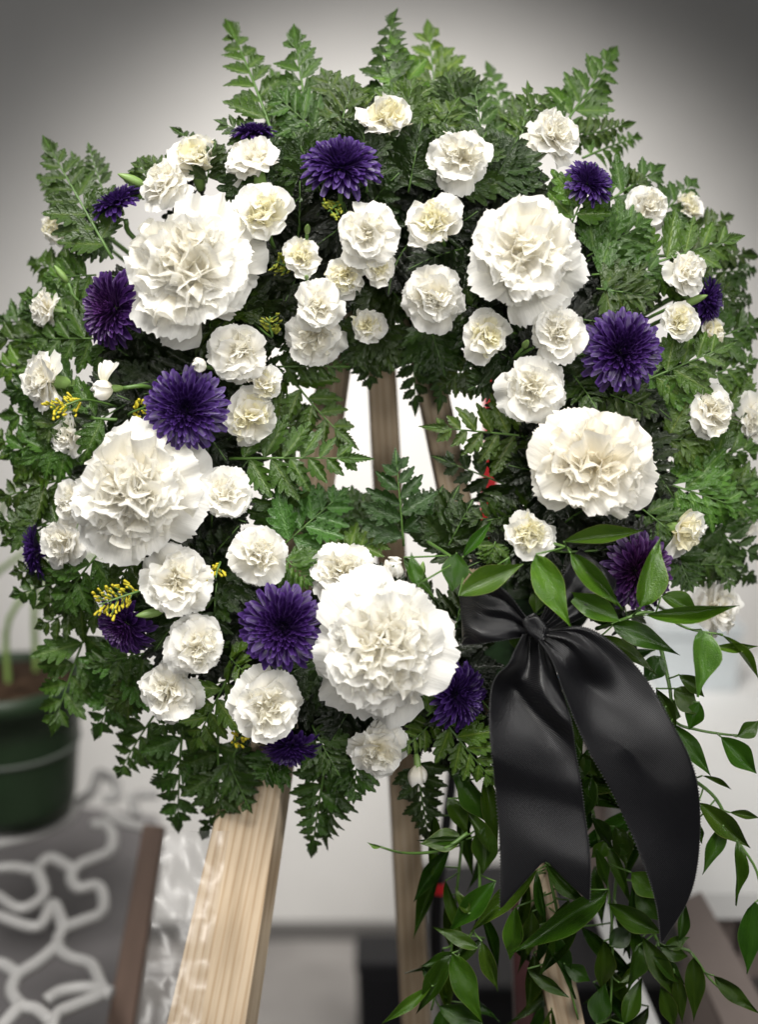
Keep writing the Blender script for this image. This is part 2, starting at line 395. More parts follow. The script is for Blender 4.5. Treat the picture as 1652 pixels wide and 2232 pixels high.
def closed_petal(name, seed, span=R(68), bulge=.36):
    rr = random.Random(seed); nu, nv = 9, 11; vs, ts, ms = [], [], []
    ser = [rr.uniform(-.03, .03) for _ in range(nv)]
    for i in range(nu):
        u = i / (nu - 1)
        for j in range(nv):
            v = 2 * j / (nv - 1) - 1; uu = max(0, u * (1 - .16 * v * v) + ser[j] * u ** 4)
            rad = bulge * (math.sin(math.pi * (.10 + .78 * uu))) * (1 + .04 * math.sin(7 * v + seed))
            a = v * span * (.35 + .65 * min(1, u / .5)); vs.append((rad * math.sin(a), rad * math.cos(a) + .02 * v, uu)); ts.append(.35 + .65 * u); ms.append(abs(v))
    fs = [(i * nv + j, i * nv + j + 1, (i + 1) * nv + j + 1, (i + 1) * nv + j) for i in range(nu - 1) for j in range(nv - 1)]
    return mesh(name, vs, fs, M['petal'], {'t': ts, 'm': ms})
CLO = [closed_petal('petal', 200 + s) for s in range(4)]
CALYX = lathe('calyx', [(.05, -.75), (.13, -.70), (.19, -.5), (.21, -.2), (.20, 0.02), (.24, .16), (.17, .14)], M['calyx'], 12, wob=.03)

FL = []                                  # (px, py, label) of every flower, for naming what lies beside it
def put_petals(t, B, X, Y, Z, kit, layers, rad, rr, tint, cream):
    ph = rr.uniform(0, 6.28)
    for (kind, n, sc_, lift) in layers:
        ph += rr.uniform(.3, .8)
        for k in range(n):
            a = ph + 2 * math.pi * (k + rr.uniform(-.24, .24)) / n
            me = kit[kind][rr.randrange(len(kit[kind]))]
            s = rad * sc_ * (rr.uniform(.72, 1.20) if kind == 'o' else rr.uniform(.86, 1.10))
            tilt = rr.uniform(-.22, .22) * (1.6 if kind == 'o' else 1) - (.35 if kind in 'opq' and rr.random() < .10 else 0); roll = rr.uniform(-.30, .30)
            loc = B + Z * (lift * rad)
            if kind in 'qrs':
                j = {'q': .07, 'r': .13, 's': .18}[kind] * rad; loc = loc + X * rr.uniform(-j, j) + Y * rr.uniform(-j, j); roll *= 2.0; tilt *= 1.6
            rot = Matrix((X, Y, Z)).transposed() @ Matrix.Rotation(a, 3, 'Z') @ Matrix.Rotation(tilt, 3, 'X') @ Matrix.Rotation(roll, 3, 'Y')
            mw = (rot * s).to_4x4(); mw.translation = loc
            g = rr.uniform(.955, 1.0); c = cream if kind in 'rs' else (1, 1, 1)
            link('petal', me, t, mw, (tint[0] * g * c[0], tint[1] * g * c[1], tint[2] * g * c[2]))
def basis(ax, rr):
    Z = ax.normalized(); X = Z.cross(Vector((.2, .3, .9)).cross(Z)).normalized()
    X = Z.cross(Vector((.37, .21, .9))).normalized(); return X, Z.cross(X), Z
def add_stem(t, B, Z, rad, r):
    P = ring_point(B); v = P - B
    pts = [B - Z * (.25 * rad), B - Z * min(.02, v.length * .4), P]
    tube('stem', pts, r, r, M['stem'], t, 6, 8)
def carnation(px, py, dpx, label, ax=None, kind='open', dh=0.0, seed=0, tint=(1, 1, 1), group='white mini carnations'):
    rr = random.Random(1000 + seed); h = hmap(px, py) + dh; FL.append((px, py, label))
    A = vec(ax) if ax else axis_at(px, py).normalized(); X, Y, Z = basis(A, rr)
    rad = pxm(dpx, h) / 2; C = at(px, py, h)
    if kind not in ('large', 'loose', 'bud'):
        A = (A + RT * rr.uniform(-.26, .26) + UP * rr.uniform(-.26, .26)).normalized(); X, Y, Z = basis(A, rr)
        X = X * rr.uniform(.88, 1.08); Y = Y * rr.uniform(.88, 1.08)
    if dpx < 125 and A.dot(TW) < .8 and kind != 'bud': rad *= 1.15
    big = kind == 'large'; cream = (1.0, .99, .955)
    if big:
        rad *= 1.09; B = C - Z * (.62 * rad); kit = BIG
        lay = [('o', 8, 1.02, .10), ('o', 7, .95, .16), ('p', 10, .95, .18), ('p', 9, .9, .24), ('q', 11, .97, .24), ('r', 10, .97, .26), ('s', 9, .98, .28)]
    elif kind == 'loose':
        rad *= 1.05; B = C - Z * (.6 * rad); kit = BIG
        lay = [('o', 7, 1.05, .10), ('p', 8, 1.06, .16), ('p', 6, .98, .2), ('q', 8, 1.0, .22), ('r', 7, .95, .24), ('s', 6, .9, .26)]
    elif kind == 'cup':
        B = C - Z * (.66 * rad); kit = SML; rad *= 1.20
        lay = [('p', 6, 1.08, 0), ('q', 6, 1.1, .04), ('r', 6, 1.08, .06), ('r', 5, .95, .1), ('s', 6, .98, .1)]; cream = (1.0, .98, .82)
    elif kind == 'bud':
        B = C - Z * (.50 * rad * 1.4); kit = {'c': CLO}
        lay = [('c', 5, 1.55, -.05), ('c', 4, 1.42, 0), ('c', 3, 1.25, .08)]
    else:
        B = C - Z * (.55 * rad); kit = SML; rad *= 1.19
        lay = [('o', 6, 1.0, .02), ('o', 4, .9, .05), ('p', 6, 1.02, .08), ('q', 6, 1.02, .1), ('r', 6, .98, .12), ('s', 6, .98, .12)]; cream = (1.0, .99, .94)
    t = empty('carnation', B, label, 'carnation', 'large white carnations' if big or kind == 'loose' else group)
    put_petals(t, B, X, Y, Z, kit, lay, rad, rr, tint, cream)
    cs = rad * (.95 if kind != 'bud' else 1.35) * (.8 if big or kind == 'loose' else 1)
    mw = (Matrix((X, Y, Z)).transposed() * cs).to_4x4(); mw.translation = B + Z * (.12 * rad)
    link('calyx', CALYX, t, mw)
    add_stem(t, B - Z * (.45 * cs), Z, rad, .0014 if not big else .0022)
    return t

MUMP = {'o': [petal_mesh('petal', 1, .140, R(54), R(92), .012, 1.2, .20, .004, 300 + s, 10, 11, 'mum', .30, .45, .9, tpow=3.5) for s in range(4)],
        'm': [petal_mesh('petal', 1, .110, R(64), R(48), .006, 1.2, .60, .004, 310 + s, 9, 9, 'mum', .40, .5, .8, tpow=3.2) for s in range(4)],
        'i': [petal_mesh('petal', 1, .110, R(40), R(24), .006, 1.0, .75, .004, 320 + s, 9, 9, 'mum', .40, .5, .9, tpow=3.2) for s in range(4)]}
def mum(px, py, dpx, label, ax=None, dh=0.0, seed=0, n=240, tint=(1, 1, 1), warm=0.0):
    rr = random.Random(5000 + seed); h = hmap(px, py) + dh; FL.append((px, py, label))
    A = vec(ax) if ax else axis_at(px, py).normalized(); X, Y, Z = basis(A, rr)
    rad = pxm(dpx, h) / 2 * .96; B = at(px, py, h) - Z * (.30 * rad)
    t = empty('chrysanthemum', B, label, 'chrysanthemum', 'purple chrysanthemums')
    ga = math.pi * (3 - math.sqrt(5))
    for i in range(n):
        f = (i + .5) / n; a = i * ga + rr.uniform(-.08, .08)
        kind = 'i' if f < .40 else ('m' if f < .70 else 'o')
        ln = rad * (.27 + .73 * f ** .80) * (rr.uniform(.93, 1.03) if f > .6 else rr.uniform(.86, 1.08))
        th = 6 + 88 * f ** .95 + (rr.uniform(-6, 16) if f > .8 else rr.uniform(-6, 6)); off = R(th - {'i': 33, 'm': 55, 'o': 76}[kind])
        wk = .80 + .45 * (1 - f) ** 2
        rot = Matrix((X, Y, Z)).transposed() @ Matrix.Rotation(a, 3, 'Z') @ Matrix.Rotation(-off + rr.uniform(-.08, .08), 3, 'X') @ Matrix.Rotation(rr.uniform(-.12, .12), 3, 'Y')
        mw = (rot @ Matrix.Diagonal((ln * wk, ln, ln))).to_4x4()
        mw.translation = B + Z * (rad * (.22 - .20 * f)) + (Matrix((X, Y, Z)).transposed() @ Vector((-math.sin(a), math.cos(a), 0))) * (rad * .20 * f ** .6)
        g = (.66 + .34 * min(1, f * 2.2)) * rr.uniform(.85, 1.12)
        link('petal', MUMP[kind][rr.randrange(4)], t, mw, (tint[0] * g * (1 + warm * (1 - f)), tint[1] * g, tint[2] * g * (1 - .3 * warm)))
    mw = (Matrix((X, Y, Z)).transposed() * (rad * .55)).to_4x4(); mw.translation = B + Z * (.02 * rad)
    link('calyx', CALYX, t, mw)
    add_stem(t, B - Z * (.3 * rad), Z, rad, .0018)
    return t

LARGE = [
 (413, 578, 330, 'biggest ruffled white carnation at upper left of the wreath', (-.12, .12, 1), 'large', .012),
 (1150, 552, 282, 'large loose white carnation with broad petals at upper right', (.06, .22, 1), 'loose', .012),
 (284, 1070, 318, 'large ruffled white carnation at middle left of the wreath', (-.16, .06, 1), 'large', .012),
 (1296, 1012, 290, 'large creamy white carnation at middle right of the wreath', (.12, .08, 1), 'loose', .012),
 (832, 1408, 322, 'large ruffled white carnation at bottom centre', (-.02, .02, 1), 'large', .022)]
for i, (px, py, d, lb, ax, kd, dh) in enumerate(LARGE):
    carnation(px, py, d, lb, ax, kd, dh, seed=i, tint=(1, .985, .95) if i == 3 else (1, 1, 1))
MINI = [
 (838, 252, 122, 'topmost white mini carnation of the wreath', (0, .45, 1), 'cup', .0),
 (1003, 340, 140, 'white mini carnation right of the top purple bloom', (.05, .35, 1), 'open', .0),
 (1206, 295, 150, 'open white carnation nearest the upper right fern tips', (.2, .3, 1), 'open', .0),
 (428, 335, 112, 'cupped white mini carnation at upper left rim', (-.15, .85, .7), 'cup', -.01),
 (553, 346, 120, 'white mini carnation just under the upper left purple bloom', (0, .7, .8), 'open', .0),
 (358, 400, 130, 'white mini carnation resting above the biggest carnation', (-.25, .6, .8), 'open', -.008),
 (570, 462, 135, 'yellow-hearted mini carnation right of the biggest carnation', (.12, .1, 1), 'cup', .005),
 (660, 560, 102, 'small rounded cream carnation left of the middle trio', (0, .05, 1), 'cup', .0),
 (797, 507, 132, 'white mini carnation topping the middle trio', (.05, .2, 1), 'open', .008),
 (945, 485, 135, 'mini carnation with yellow heart beside the loose carnation', (0, .1, 1), 'cup', .0),
 (752, 605, 100, 'half open mini carnation left in the middle trio', (-.1, -.2, 1), 'cup', .0),
 (827, 587, 80, 'small cupped mini carnation right in the middle trio', (.2, -.1, 1), 'cup', .006),
 (694, 668, 112, 'white mini carnation stacked on another above the hole', (0, -.05, 1), 'open', .012),
 (686, 735, 128, 'white mini carnation lower of the stacked pair above the hole', (0, -.45, 1), 'open', -.004),
 (946, 650, 146, 'pale mini carnation left below the loose carnation', (.02, -.05, 1), 'open', .005),
 (803, 709, 82, 'small round cream carnation at the top of the hole', (.05, -.1, 1), 'cup', .0),
 (1065, 733, 112, 'rounded cream mini carnation under the loose carnation', (0, -.05, 1), 'cup', .005),
 (1218, 720, 128, 'cream mini carnation left of the right purple bloom', (.05, .05, 1), 'open', .005),
 (1160, 847, 146, 'white mini carnation above the creamy large carnation', (-.1, .05, 1), 'open', .005),
 (1155, 1166, 115, 'white mini carnation below the creamy large carnation', (-.05, -.1, 1), 'cup', .005),
 (1414, 455, 105, 'white mini carnation at the right shoulder of the wreath', (.35, .15, 1), 'open', .0),
 (1500, 447, 78, 'small white carnation at the upper right outer rim', (.45, .3, .85), 'cup', -.01),
 (1495, 595, 108, 'white mini carnation behind fern above the right rim bloom', (.35, .1, .9), 'open', .016),
 (1485, 698, 92, 'half closed cream carnation at the right rim', (.3, .15, 1), 'cup', .012),
 (1552, 725, 86, 'small white carnation tucked below the right rim bloom', (.5, .1, .9), 'cup', -.008),
 (1552, 897, 130, 'white carnation at the right edge beside the large creamy one', (.45, .05, .9), 'open', .0),
 (1632, 915, 100, 'white carnation cut by the right edge of the picture', (.7, 0, .8), 'open', -.012),
 (1502, 1160, 98, 'yellowish half open carnation at lower right rim', (.75, -.15, .7), 'cup', .0),
 (1567, 1325, 116, 'white carnation turned away beyond the lower right leaves', (.8, .1, .55), 'open', -.02),
 (515, 770, 138, 'white mini carnation above the left purple bloom pair', (0, .05, 1), 'open', .003),
 (576, 832, 86, 'yellowish half open carnation left of the hole', (.25, 0, 1), 'cup', .006),
 (545, 910, 130, 'broad white mini carnation at the left of the hole', (.15, -.05, 1), 'cup', .0),
 (490, 1075, 130, 'white mini carnation right of the middle left large carnation', (.1, .05, 1), 'open', .0),
 (565, 1207, 130, 'white mini carnation below the left ferns of the hole', (.1, .15, 1), 'open', .005),
 (385, 1267, 156, 'round white mini carnation below the middle left large carnation', (-.05, 0, 1), 'open', .005),
 (745, 1243, 138, 'white carnation behind the top of the bottom centre carnation', (-.05, .3, 1), 'open', -.005),
 (428, 1405, 146, 'white mini carnation upper of the lower left pair', (-.08, -.1, 1), 'open', .004),
 (366, 1508, 148, 'white mini carnation lower of the lower left pair', (-.15, -.2, 1), 'open', .004),
 (582, 1540, 160, 'wide white mini carnation below the lower purple bloom', (0, -.15, 1), 'open', .004),
 (822, 1637, 126, 'white mini carnation lowest on the wreath', (.1, -.5, .9), 'open', -.004),
 (92, 830, 128, 'white carnation facing left above the yellow sprig', (-.75, .1, .7), 'open', .0),
 (98, 672, 92, 'white carnation seen from the side at the left rim', (-.95, .05, .35), 'open', -.005),
 (112, 498, 66, 'small white carnation at the upper left outer rim', (-.65, -.05, .75), 'cup', -.005),
 (136, 1183, 108, 'white carnation beside the left rim purple bloom', (-.6, -.05, .8), 'open', -.006),
 (158, 1090, 100, 'white carnation half hidden left of the middle left large one', (-.5, .1, .9), 'open', -.012),
 (150, 945, 110, 'white carnation half hidden behind the left ferns', (-.4, .2, .9), 'open', -.022),
 (962, 1378, 92, 'white carnation peeping out right of the bottom centre carnation', (.5, .05, .85), 'cup', -.005),
 (1625, 1140, 70, 'white carnation half hidden in ferns at right rim', (.6, -.2, .8), 'open', -.02)]
for i, (px, py, d, lb, ax, kd, dh) in enumerate(MINI):
    carnation(px, py, d, lb, ax, kd, dh, seed=50 + i)
BUDS = [
 (435, 795, 50, 'small round white bud above the left purple bloom', (-.1, -.05, 1), .012),
 (222, 848, 62, 'white carnation bud with one loose petal beside yellow sprig', (-.75, -.1, .6), .012),
 (858, 1237, 74, 'cream bud above the bottom centre carnation', (.1, .1, 1), .004),
 (913, 1688, 58, 'white bud hanging down from its green calyx below the wreath', (.12, -.95, .3), .0)]
for i, (px, py, d, lb, ax, dh) in enumerate(BUDS):
    t = carnation(px, py, d, lb, ax, 'bud', dh, seed=120 + i, group='white carnation buds')
    if i == 1:
        mw = frame(vec((.1, 1, .2)), vec((-.5, .1, 1)), at(228, 838, hmap(228, 838) + .012), pxm(62), pxm(62), pxm(62))
        link('petal', SML['q'][0], t, mw @ Matrix.Rotation(R(-80), 4, 'X'), (1, 1, 1))
MUMS = [
 (745, 350, 172, 'purple chrysanthemum at the top between white carnations', (.05, .62, .8), .004, 0),
 (553, 285, 100, 'purple chrysanthemum seen from the side at the upper left top', (.0, .95, .35), -.01, 0),
 (250, 435, 120, 'purple chrysanthemum left above the biggest carnation', (-.35, .75, .5), -.006, 0),
 (236, 670, 168, 'purple chrysanthemum left below the biggest carnation', (-.55, .05, .85), .002, .5),
 (402, 890, 180, 'dark purple chrysanthemum above the middle left large carnation', (-.02, -.02, 1), .008, 0),
 (1360, 763, 178, 'purple chrysanthemum right of the hole, above the creamy carnation', (.12, .02, 1), .006, .1),
 (1288, 392, 112, 'purple chrysanthemum behind fern at the upper right', (.3, .45, .85), .010, 0),
 (1550, 655, 112, 'purple chrysanthemum seen from the side at the right rim', (.8, -.1, .55), .002, 0),
 (1398, 1243, 168, 'reddish purple chrysanthemum behind the glossy leaves above the bow', (.3, .05, .9), .0, .9),
 (614, 1367, 186, 'purple chrysanthemum left of the bottom centre carnation', (-.05, .02, 1), .012, .1),
 (265, 1368, 140, 'purple chrysanthemum under the yellow sprig at lower left', (-.45, -.45, .8), .0, .4),
 (72, 1200, 132, 'purple chrysanthemum seen edge on at the left rim', (-.95, -.1, .3), -.012, 0),
 (634, 1638, 130, 'purple chrysanthemum facing down under the wreath', (.0, -.8, .6), -.008, 0),
 (1008, 1515, 150, 'purple chrysanthemum facing right beside the bow', (.6, .05, .7), -.008, 0),
 (1018, 285, 74, 'purple chrysanthemum hidden behind the top right white carnation', (.1, .8, .5), -.022, 0),
 (182, 470, 60, 'purple petals of a bloom hidden behind the upper left fern', (-.6, .5, .6), -.02, 0),
 (1112, 350, 50, 'small purple bloom hidden left of the upper right carnation', (.1, .5, .8), -.02, 0),
 (52, 822, 60, 'purple bloom hidden behind the left facing carnation', (-.8, .1, .5), -.022, 0)]
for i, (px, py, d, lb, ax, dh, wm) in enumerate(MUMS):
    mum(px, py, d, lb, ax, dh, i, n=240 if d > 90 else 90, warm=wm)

# green unopened buds and pods
POD = lathe('bud', [(.02, -1), (.16, -.92), (.30, -.55), (.34, -.1), (.28, .35), (.13, .8), (.02, 1.0)], M['calyx'], 12, wob=.03)
PODS = [(670, 500, 40, (.1, .3, 1), 'small green bud above the small rounded cream carnation'),
 (326, 1337, 62, (-1, -.15, .4), 'pointed green bud beside the lower left purple bloom'),
 (920, 1243, 46, (.1, 1, .5), 'green bud right of the cream bud'),
 (286, 392, 62, (-.9, .3, .3), 'green bud behind the mini carnation at upper left'),
 (1146, 750, 46, (.1, .2, 1), 'round green bud above the right mini carnations'),
 (133, 598, 46, (-.6, .8, .3), 'pale green bud at the left rim'),
 (1513, 655, 60, (.9, .3, .4), 'green bud tucked beside the right rim purple bloom'),
 (668, 605, 30, (0, 0, 1), 'tiny green bud under the small rounded cream carnation')]
for (px, py, ln, ax, lb) in PODS:
    h = hmap(px, py) + .004; A = vec(ax); P = at(px, py, h); s = pxm(ln, h) / 2
    t = empty('flower_bud', P - A * s, lb, 'flower bud', 'green flower buds')
    X, Y, Z = basis(A, rng); mw = (Matrix((X, Y, Z)).transposed() * s).to_4x4(); mw.translation = P
    link('bud', POD, t, mw); add_stem(t, P - A * (s * .8), A, s, .0011)

# goldenrod
GB = lathe('bud', [(.08, -1), (.30, -.6), (.34, .1), (.42, .7), (.2, 1.0)], M['gold'], 6)
GBG = lathe('bud', [(.08, -1), (.34, -.5), (.36, .2), (.1, 1.0)], M['goldg'], 6)
def goldenrod(px, py, tx, ty, wpx, n, label, dh=0.0, green=False, seed=0):
    rr = random.Random(seed + 77); h = hmap(px, py) + dh; A = at(px, py, h - .006); B = at(tx, ty, h + .006)
    t = empty('goldenrod_sprig', A, label, 'yellow filler', 'yellow goldenrod sprigs')
    P = ring_point(A); sp = [A + (P - A) * .5, A, (A + B) / 2 + TW * .003, B]; tube('stem', sp, .0009, .0005, M['stem'], t, 5)
    side = (B - A).cross(TW).normalized(); W_ = pxm(wpx, h)
    for k in range(n // 6 + 1):
        f = .15 + .8 * k / (n // 6 + 1); S = A.lerp(B, f); sd = (-1 if k % 2 else 1)
        E = S + side * (sd * W_ * .5 * rr.uniform(.6, 1)) + (B - A) * .22 + TW * rr.uniform(-.004, .006)
        tube('branch', [S, (S + E) / 2 + TW * .001, E], .0005, .0004, M['stem'], t, 4, 4)
        for q in range(6):
            g = .25 + .75 * q / 5; b = S.lerp(E, g) + Vector((rr.uniform(-1, 1), rr.uniform(-1, 1), rr.uniform(-1, 1))) * .0018
            d = ((E - S).normalized() + Vector((rr.uniform(-1, 1), rr.uniform(-1, 1), rr.uniform(-1, 1))) * .6 + TW * .3)
            s = pxm(rr.uniform(6, 9), h); link('bud', GBG if green else GB, t, frame(d.cross(TW) if d.cross(TW).length > .1 else RT, d, b, s, s, s))
goldenrod(310, 1285, 215, 1318, 60, 54, 'bright yellow sprig over the lower left purple bloom', .014, seed=1)
goldenrod(190, 872, 112, 893, 46, 40, 'bright yellow sprig between white bud and left facing carnation', .006, seed=2)
goldenrod(280, 905, 335, 880, 40, 18, 'yellow sprig right of the bud with one loose petal', -.01, seed=3)
goldenrod(590, 735, 588, 690, 42, 26, 'greenish yellow sprig between the biggest carnation and stacked pair', .004, True, 4)
goldenrod(745, 445, 715, 462, 46, 30, 'olive sprig below the top purple chrysanthemum', -.004, True, 5)
goldenrod(640, 590, 600, 570, 46, 30, 'olive sprig right of the biggest carnation', -.01, True, 6)
goldenrod(505, 1620, 530, 1600, 30, 12, 'yellow sprig peeping below the wide mini carnation', -.01, seed=7)
goldenrod(480, 1225, 470, 1260, 26, 12, 'small yellow sprig above the round mini carnation', -.008, seed=8)

# ------------------------------------------------------------------ fern fronds
def pinna_mesh(name, lobes, depth, seed, fold=.18, droop=.12, env=.30, wide=1.0, base=.15):
    rr = random.Random(seed); rows = [(0.0, 0.02, 0.0)]
    per = [(0.0, 1 - depth, 0), (.30, .86 - depth * .18, .0), (.62, 1.0, .05), (.84, .97, .10), (.97, 1 - depth * .75, .06)]
    for i in range(lobes):
        for (p, wm, fw) in per:
            t = .03 + .93 * (i + p) / lobes
            e = min(1, (t / env) ** .6 * (1 - base) + base) * (1 - max(0, (t - env * .8) / (1 - env * .8)) ** 1.25)
            rows.append((t, max(.015, e * wm * rr.uniform(.93, 1.05)), fw * (1.2 / lobes) * 6 * .12))
    rows.append((1.0, 0.0, 0)); vs, ms, ts = [], [], []
    curve = rr.uniform(-.05, .05)
    for t, wd, fw in rows:
        for s in (-1, -.5, 0, .5, 1):
            x = s * wd * wide; y = t + fw * abs(s) * 1.0 + .16 * abs(x) * (1 if wd > 0 else 0)
            z = fold * abs(x) - droop * t * t - .10 * abs(s) ** 2 * wd * (1 - wd) + .018 * math.sin(t * lobes * 6.28 + 1) * abs(s)
            vs.append((x + curve * math.sin(t * 3), y, z)); ms.append(abs(s)); ts.append(t)
    fs = [(i * 5 + k, i * 5 + k + 1, i * 5 + k + 6, i * 5 + k + 5) for i in range(len(rows) - 1) for k in range(4)]
    return mesh(name, vs, fs, M['fern'], {'m': ms, 't': ts})
PB = [pinna_mesh('pinna', 5, .36, 400 + s, droop=-.05 + .13 * s) for s in range(4)]      # deeply lobed
PM = [pinna_mesh('pinna', 4, .26, 420 + s, droop=-.05 + .12 * s) for s in range(4)]       # shallow lobes
PS = [pinna_mesh('pinna', 4, .16, 440 + s, droop=.04 + .05 * s, env=.38, base=.3) for s in range(4)]   # toothed
TIP = [pinna_mesh('terminal_leaflet', 8, .30, 460 + s, env=.18, base=.4, droop=.06) for s in range(3)]
FRONDS = []
def frond(px, py, tx, ty, wpx, hb=None, ht=None, arch=.10, roll=0.0, tone=1.0, seed=0, n=None, tint=None, bend=0.0, lean=0.0):
    rr = random.Random(9000 + seed)
    hb = hmap(px, py) - .030 if hb is None else hb; ht = (hmap(tx, ty) - .004 if ht is None else ht)
    A = at(px, py, hb); B = at(tx, ty, ht); V = B - A; L = V.length; T0 = V.normalized()
    N0 = (TW - T0 * TW.dot(T0)).normalized(); S0 = T0.cross(N0)
    N0 = (N0 * math.cos(roll) + S0 * math.sin(roll)).normalized(); S0 = T0.cross(N0)
    C = (A + B) / 2 + N0 * (arch * L) + S0 * (bend * L)
    def pos(t): return A * ((1 - t) ** 2) + C * (2 * t * (1 - t)) + B * (t * t)
    def tan(t): return ((C - A) * (1 - t) + (B - C) * t).normalized()
    W_ = pxm(wpx, (hb + ht) / 2) / 2
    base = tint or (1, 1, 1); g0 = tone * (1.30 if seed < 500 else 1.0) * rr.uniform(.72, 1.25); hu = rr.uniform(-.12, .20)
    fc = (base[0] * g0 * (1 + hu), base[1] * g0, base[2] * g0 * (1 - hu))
    t = empty('fern_frond', A, None, 'fern frond', 'fern fronds of the wreath')
    t['_px'] = (float(px), float(py), float(tx), float(ty), float(wpx), float(g0))
    rp = [pos(k / 8) for k in range(9)]
    vs, fs = tube_geo([q - A for q in rp], L * .008 + .0004, .0003, 5); link('rachis', mesh('rachis', vs, fs, M['stem']), t, Matrix.Translation(A))
    n = n or max(5, min(8, int(L / max(.007, W_ * .76)) + 1))
    last = .80
    for k in range(n):
        f = k / (n - .3); tt = .10 + (last - .04) * f ** .92
        for sd in (-1, 1):
            t2 = min(.9, tt + (.5 if sd > 0 else 0) * (last / n) * .8)
            ln = W_ * (1.72 if seed < 500 else 1.40) * (min(1, 1.08 * (1 - t2) ** .88) + .05) * rr.uniform(.88, 1.08) * (.85 + .15 * min(1, f * 6))
            Tk = tan(t2); Sk = Tk.cross(N0).normalized(); Nk = Sk.cross(Tk).normalized()
            ang = R(66 - 24 * t2) + rr.uniform(-.10, .10)
            dr = Tk * math.cos(ang) + Sk * (sd * math.sin(ang)) + Nk * rr.uniform(-.22, .20)
            nm = Nk + Sk * (sd * rr.uniform(.0, .30)) + Vector((rr.uniform(-1, 1), rr.uniform(-1, 1), rr.uniform(-1, 1))) * .24
            kit = PB if ln > .027 else (PM if ln > .015 else PS)
            wd = min(max(ln * (.34 if kit is PB else .31), L * last / n * .46), ln * .40)
            me = kit[rr.randrange(4)]; g = rr.uniform(.9, 1.1)
            link('pinna', me, t, frame(dr, nm, pos(t2), wd * (1.0 if sd > 0 else -1.0) if False else wd, ln, ln), (fc[0] * g, fc[1] * g, fc[2] * g))
    Tk = tan(.9); ln = L * .27; wd = max(W_ * .20, ln * .17)
    link('terminal_leaflet', TIP[rr.randrange(3)], t, frame(Tk, N0, pos(.77), wd, ln, ln), fc)
    FRONDS.append(t); return t
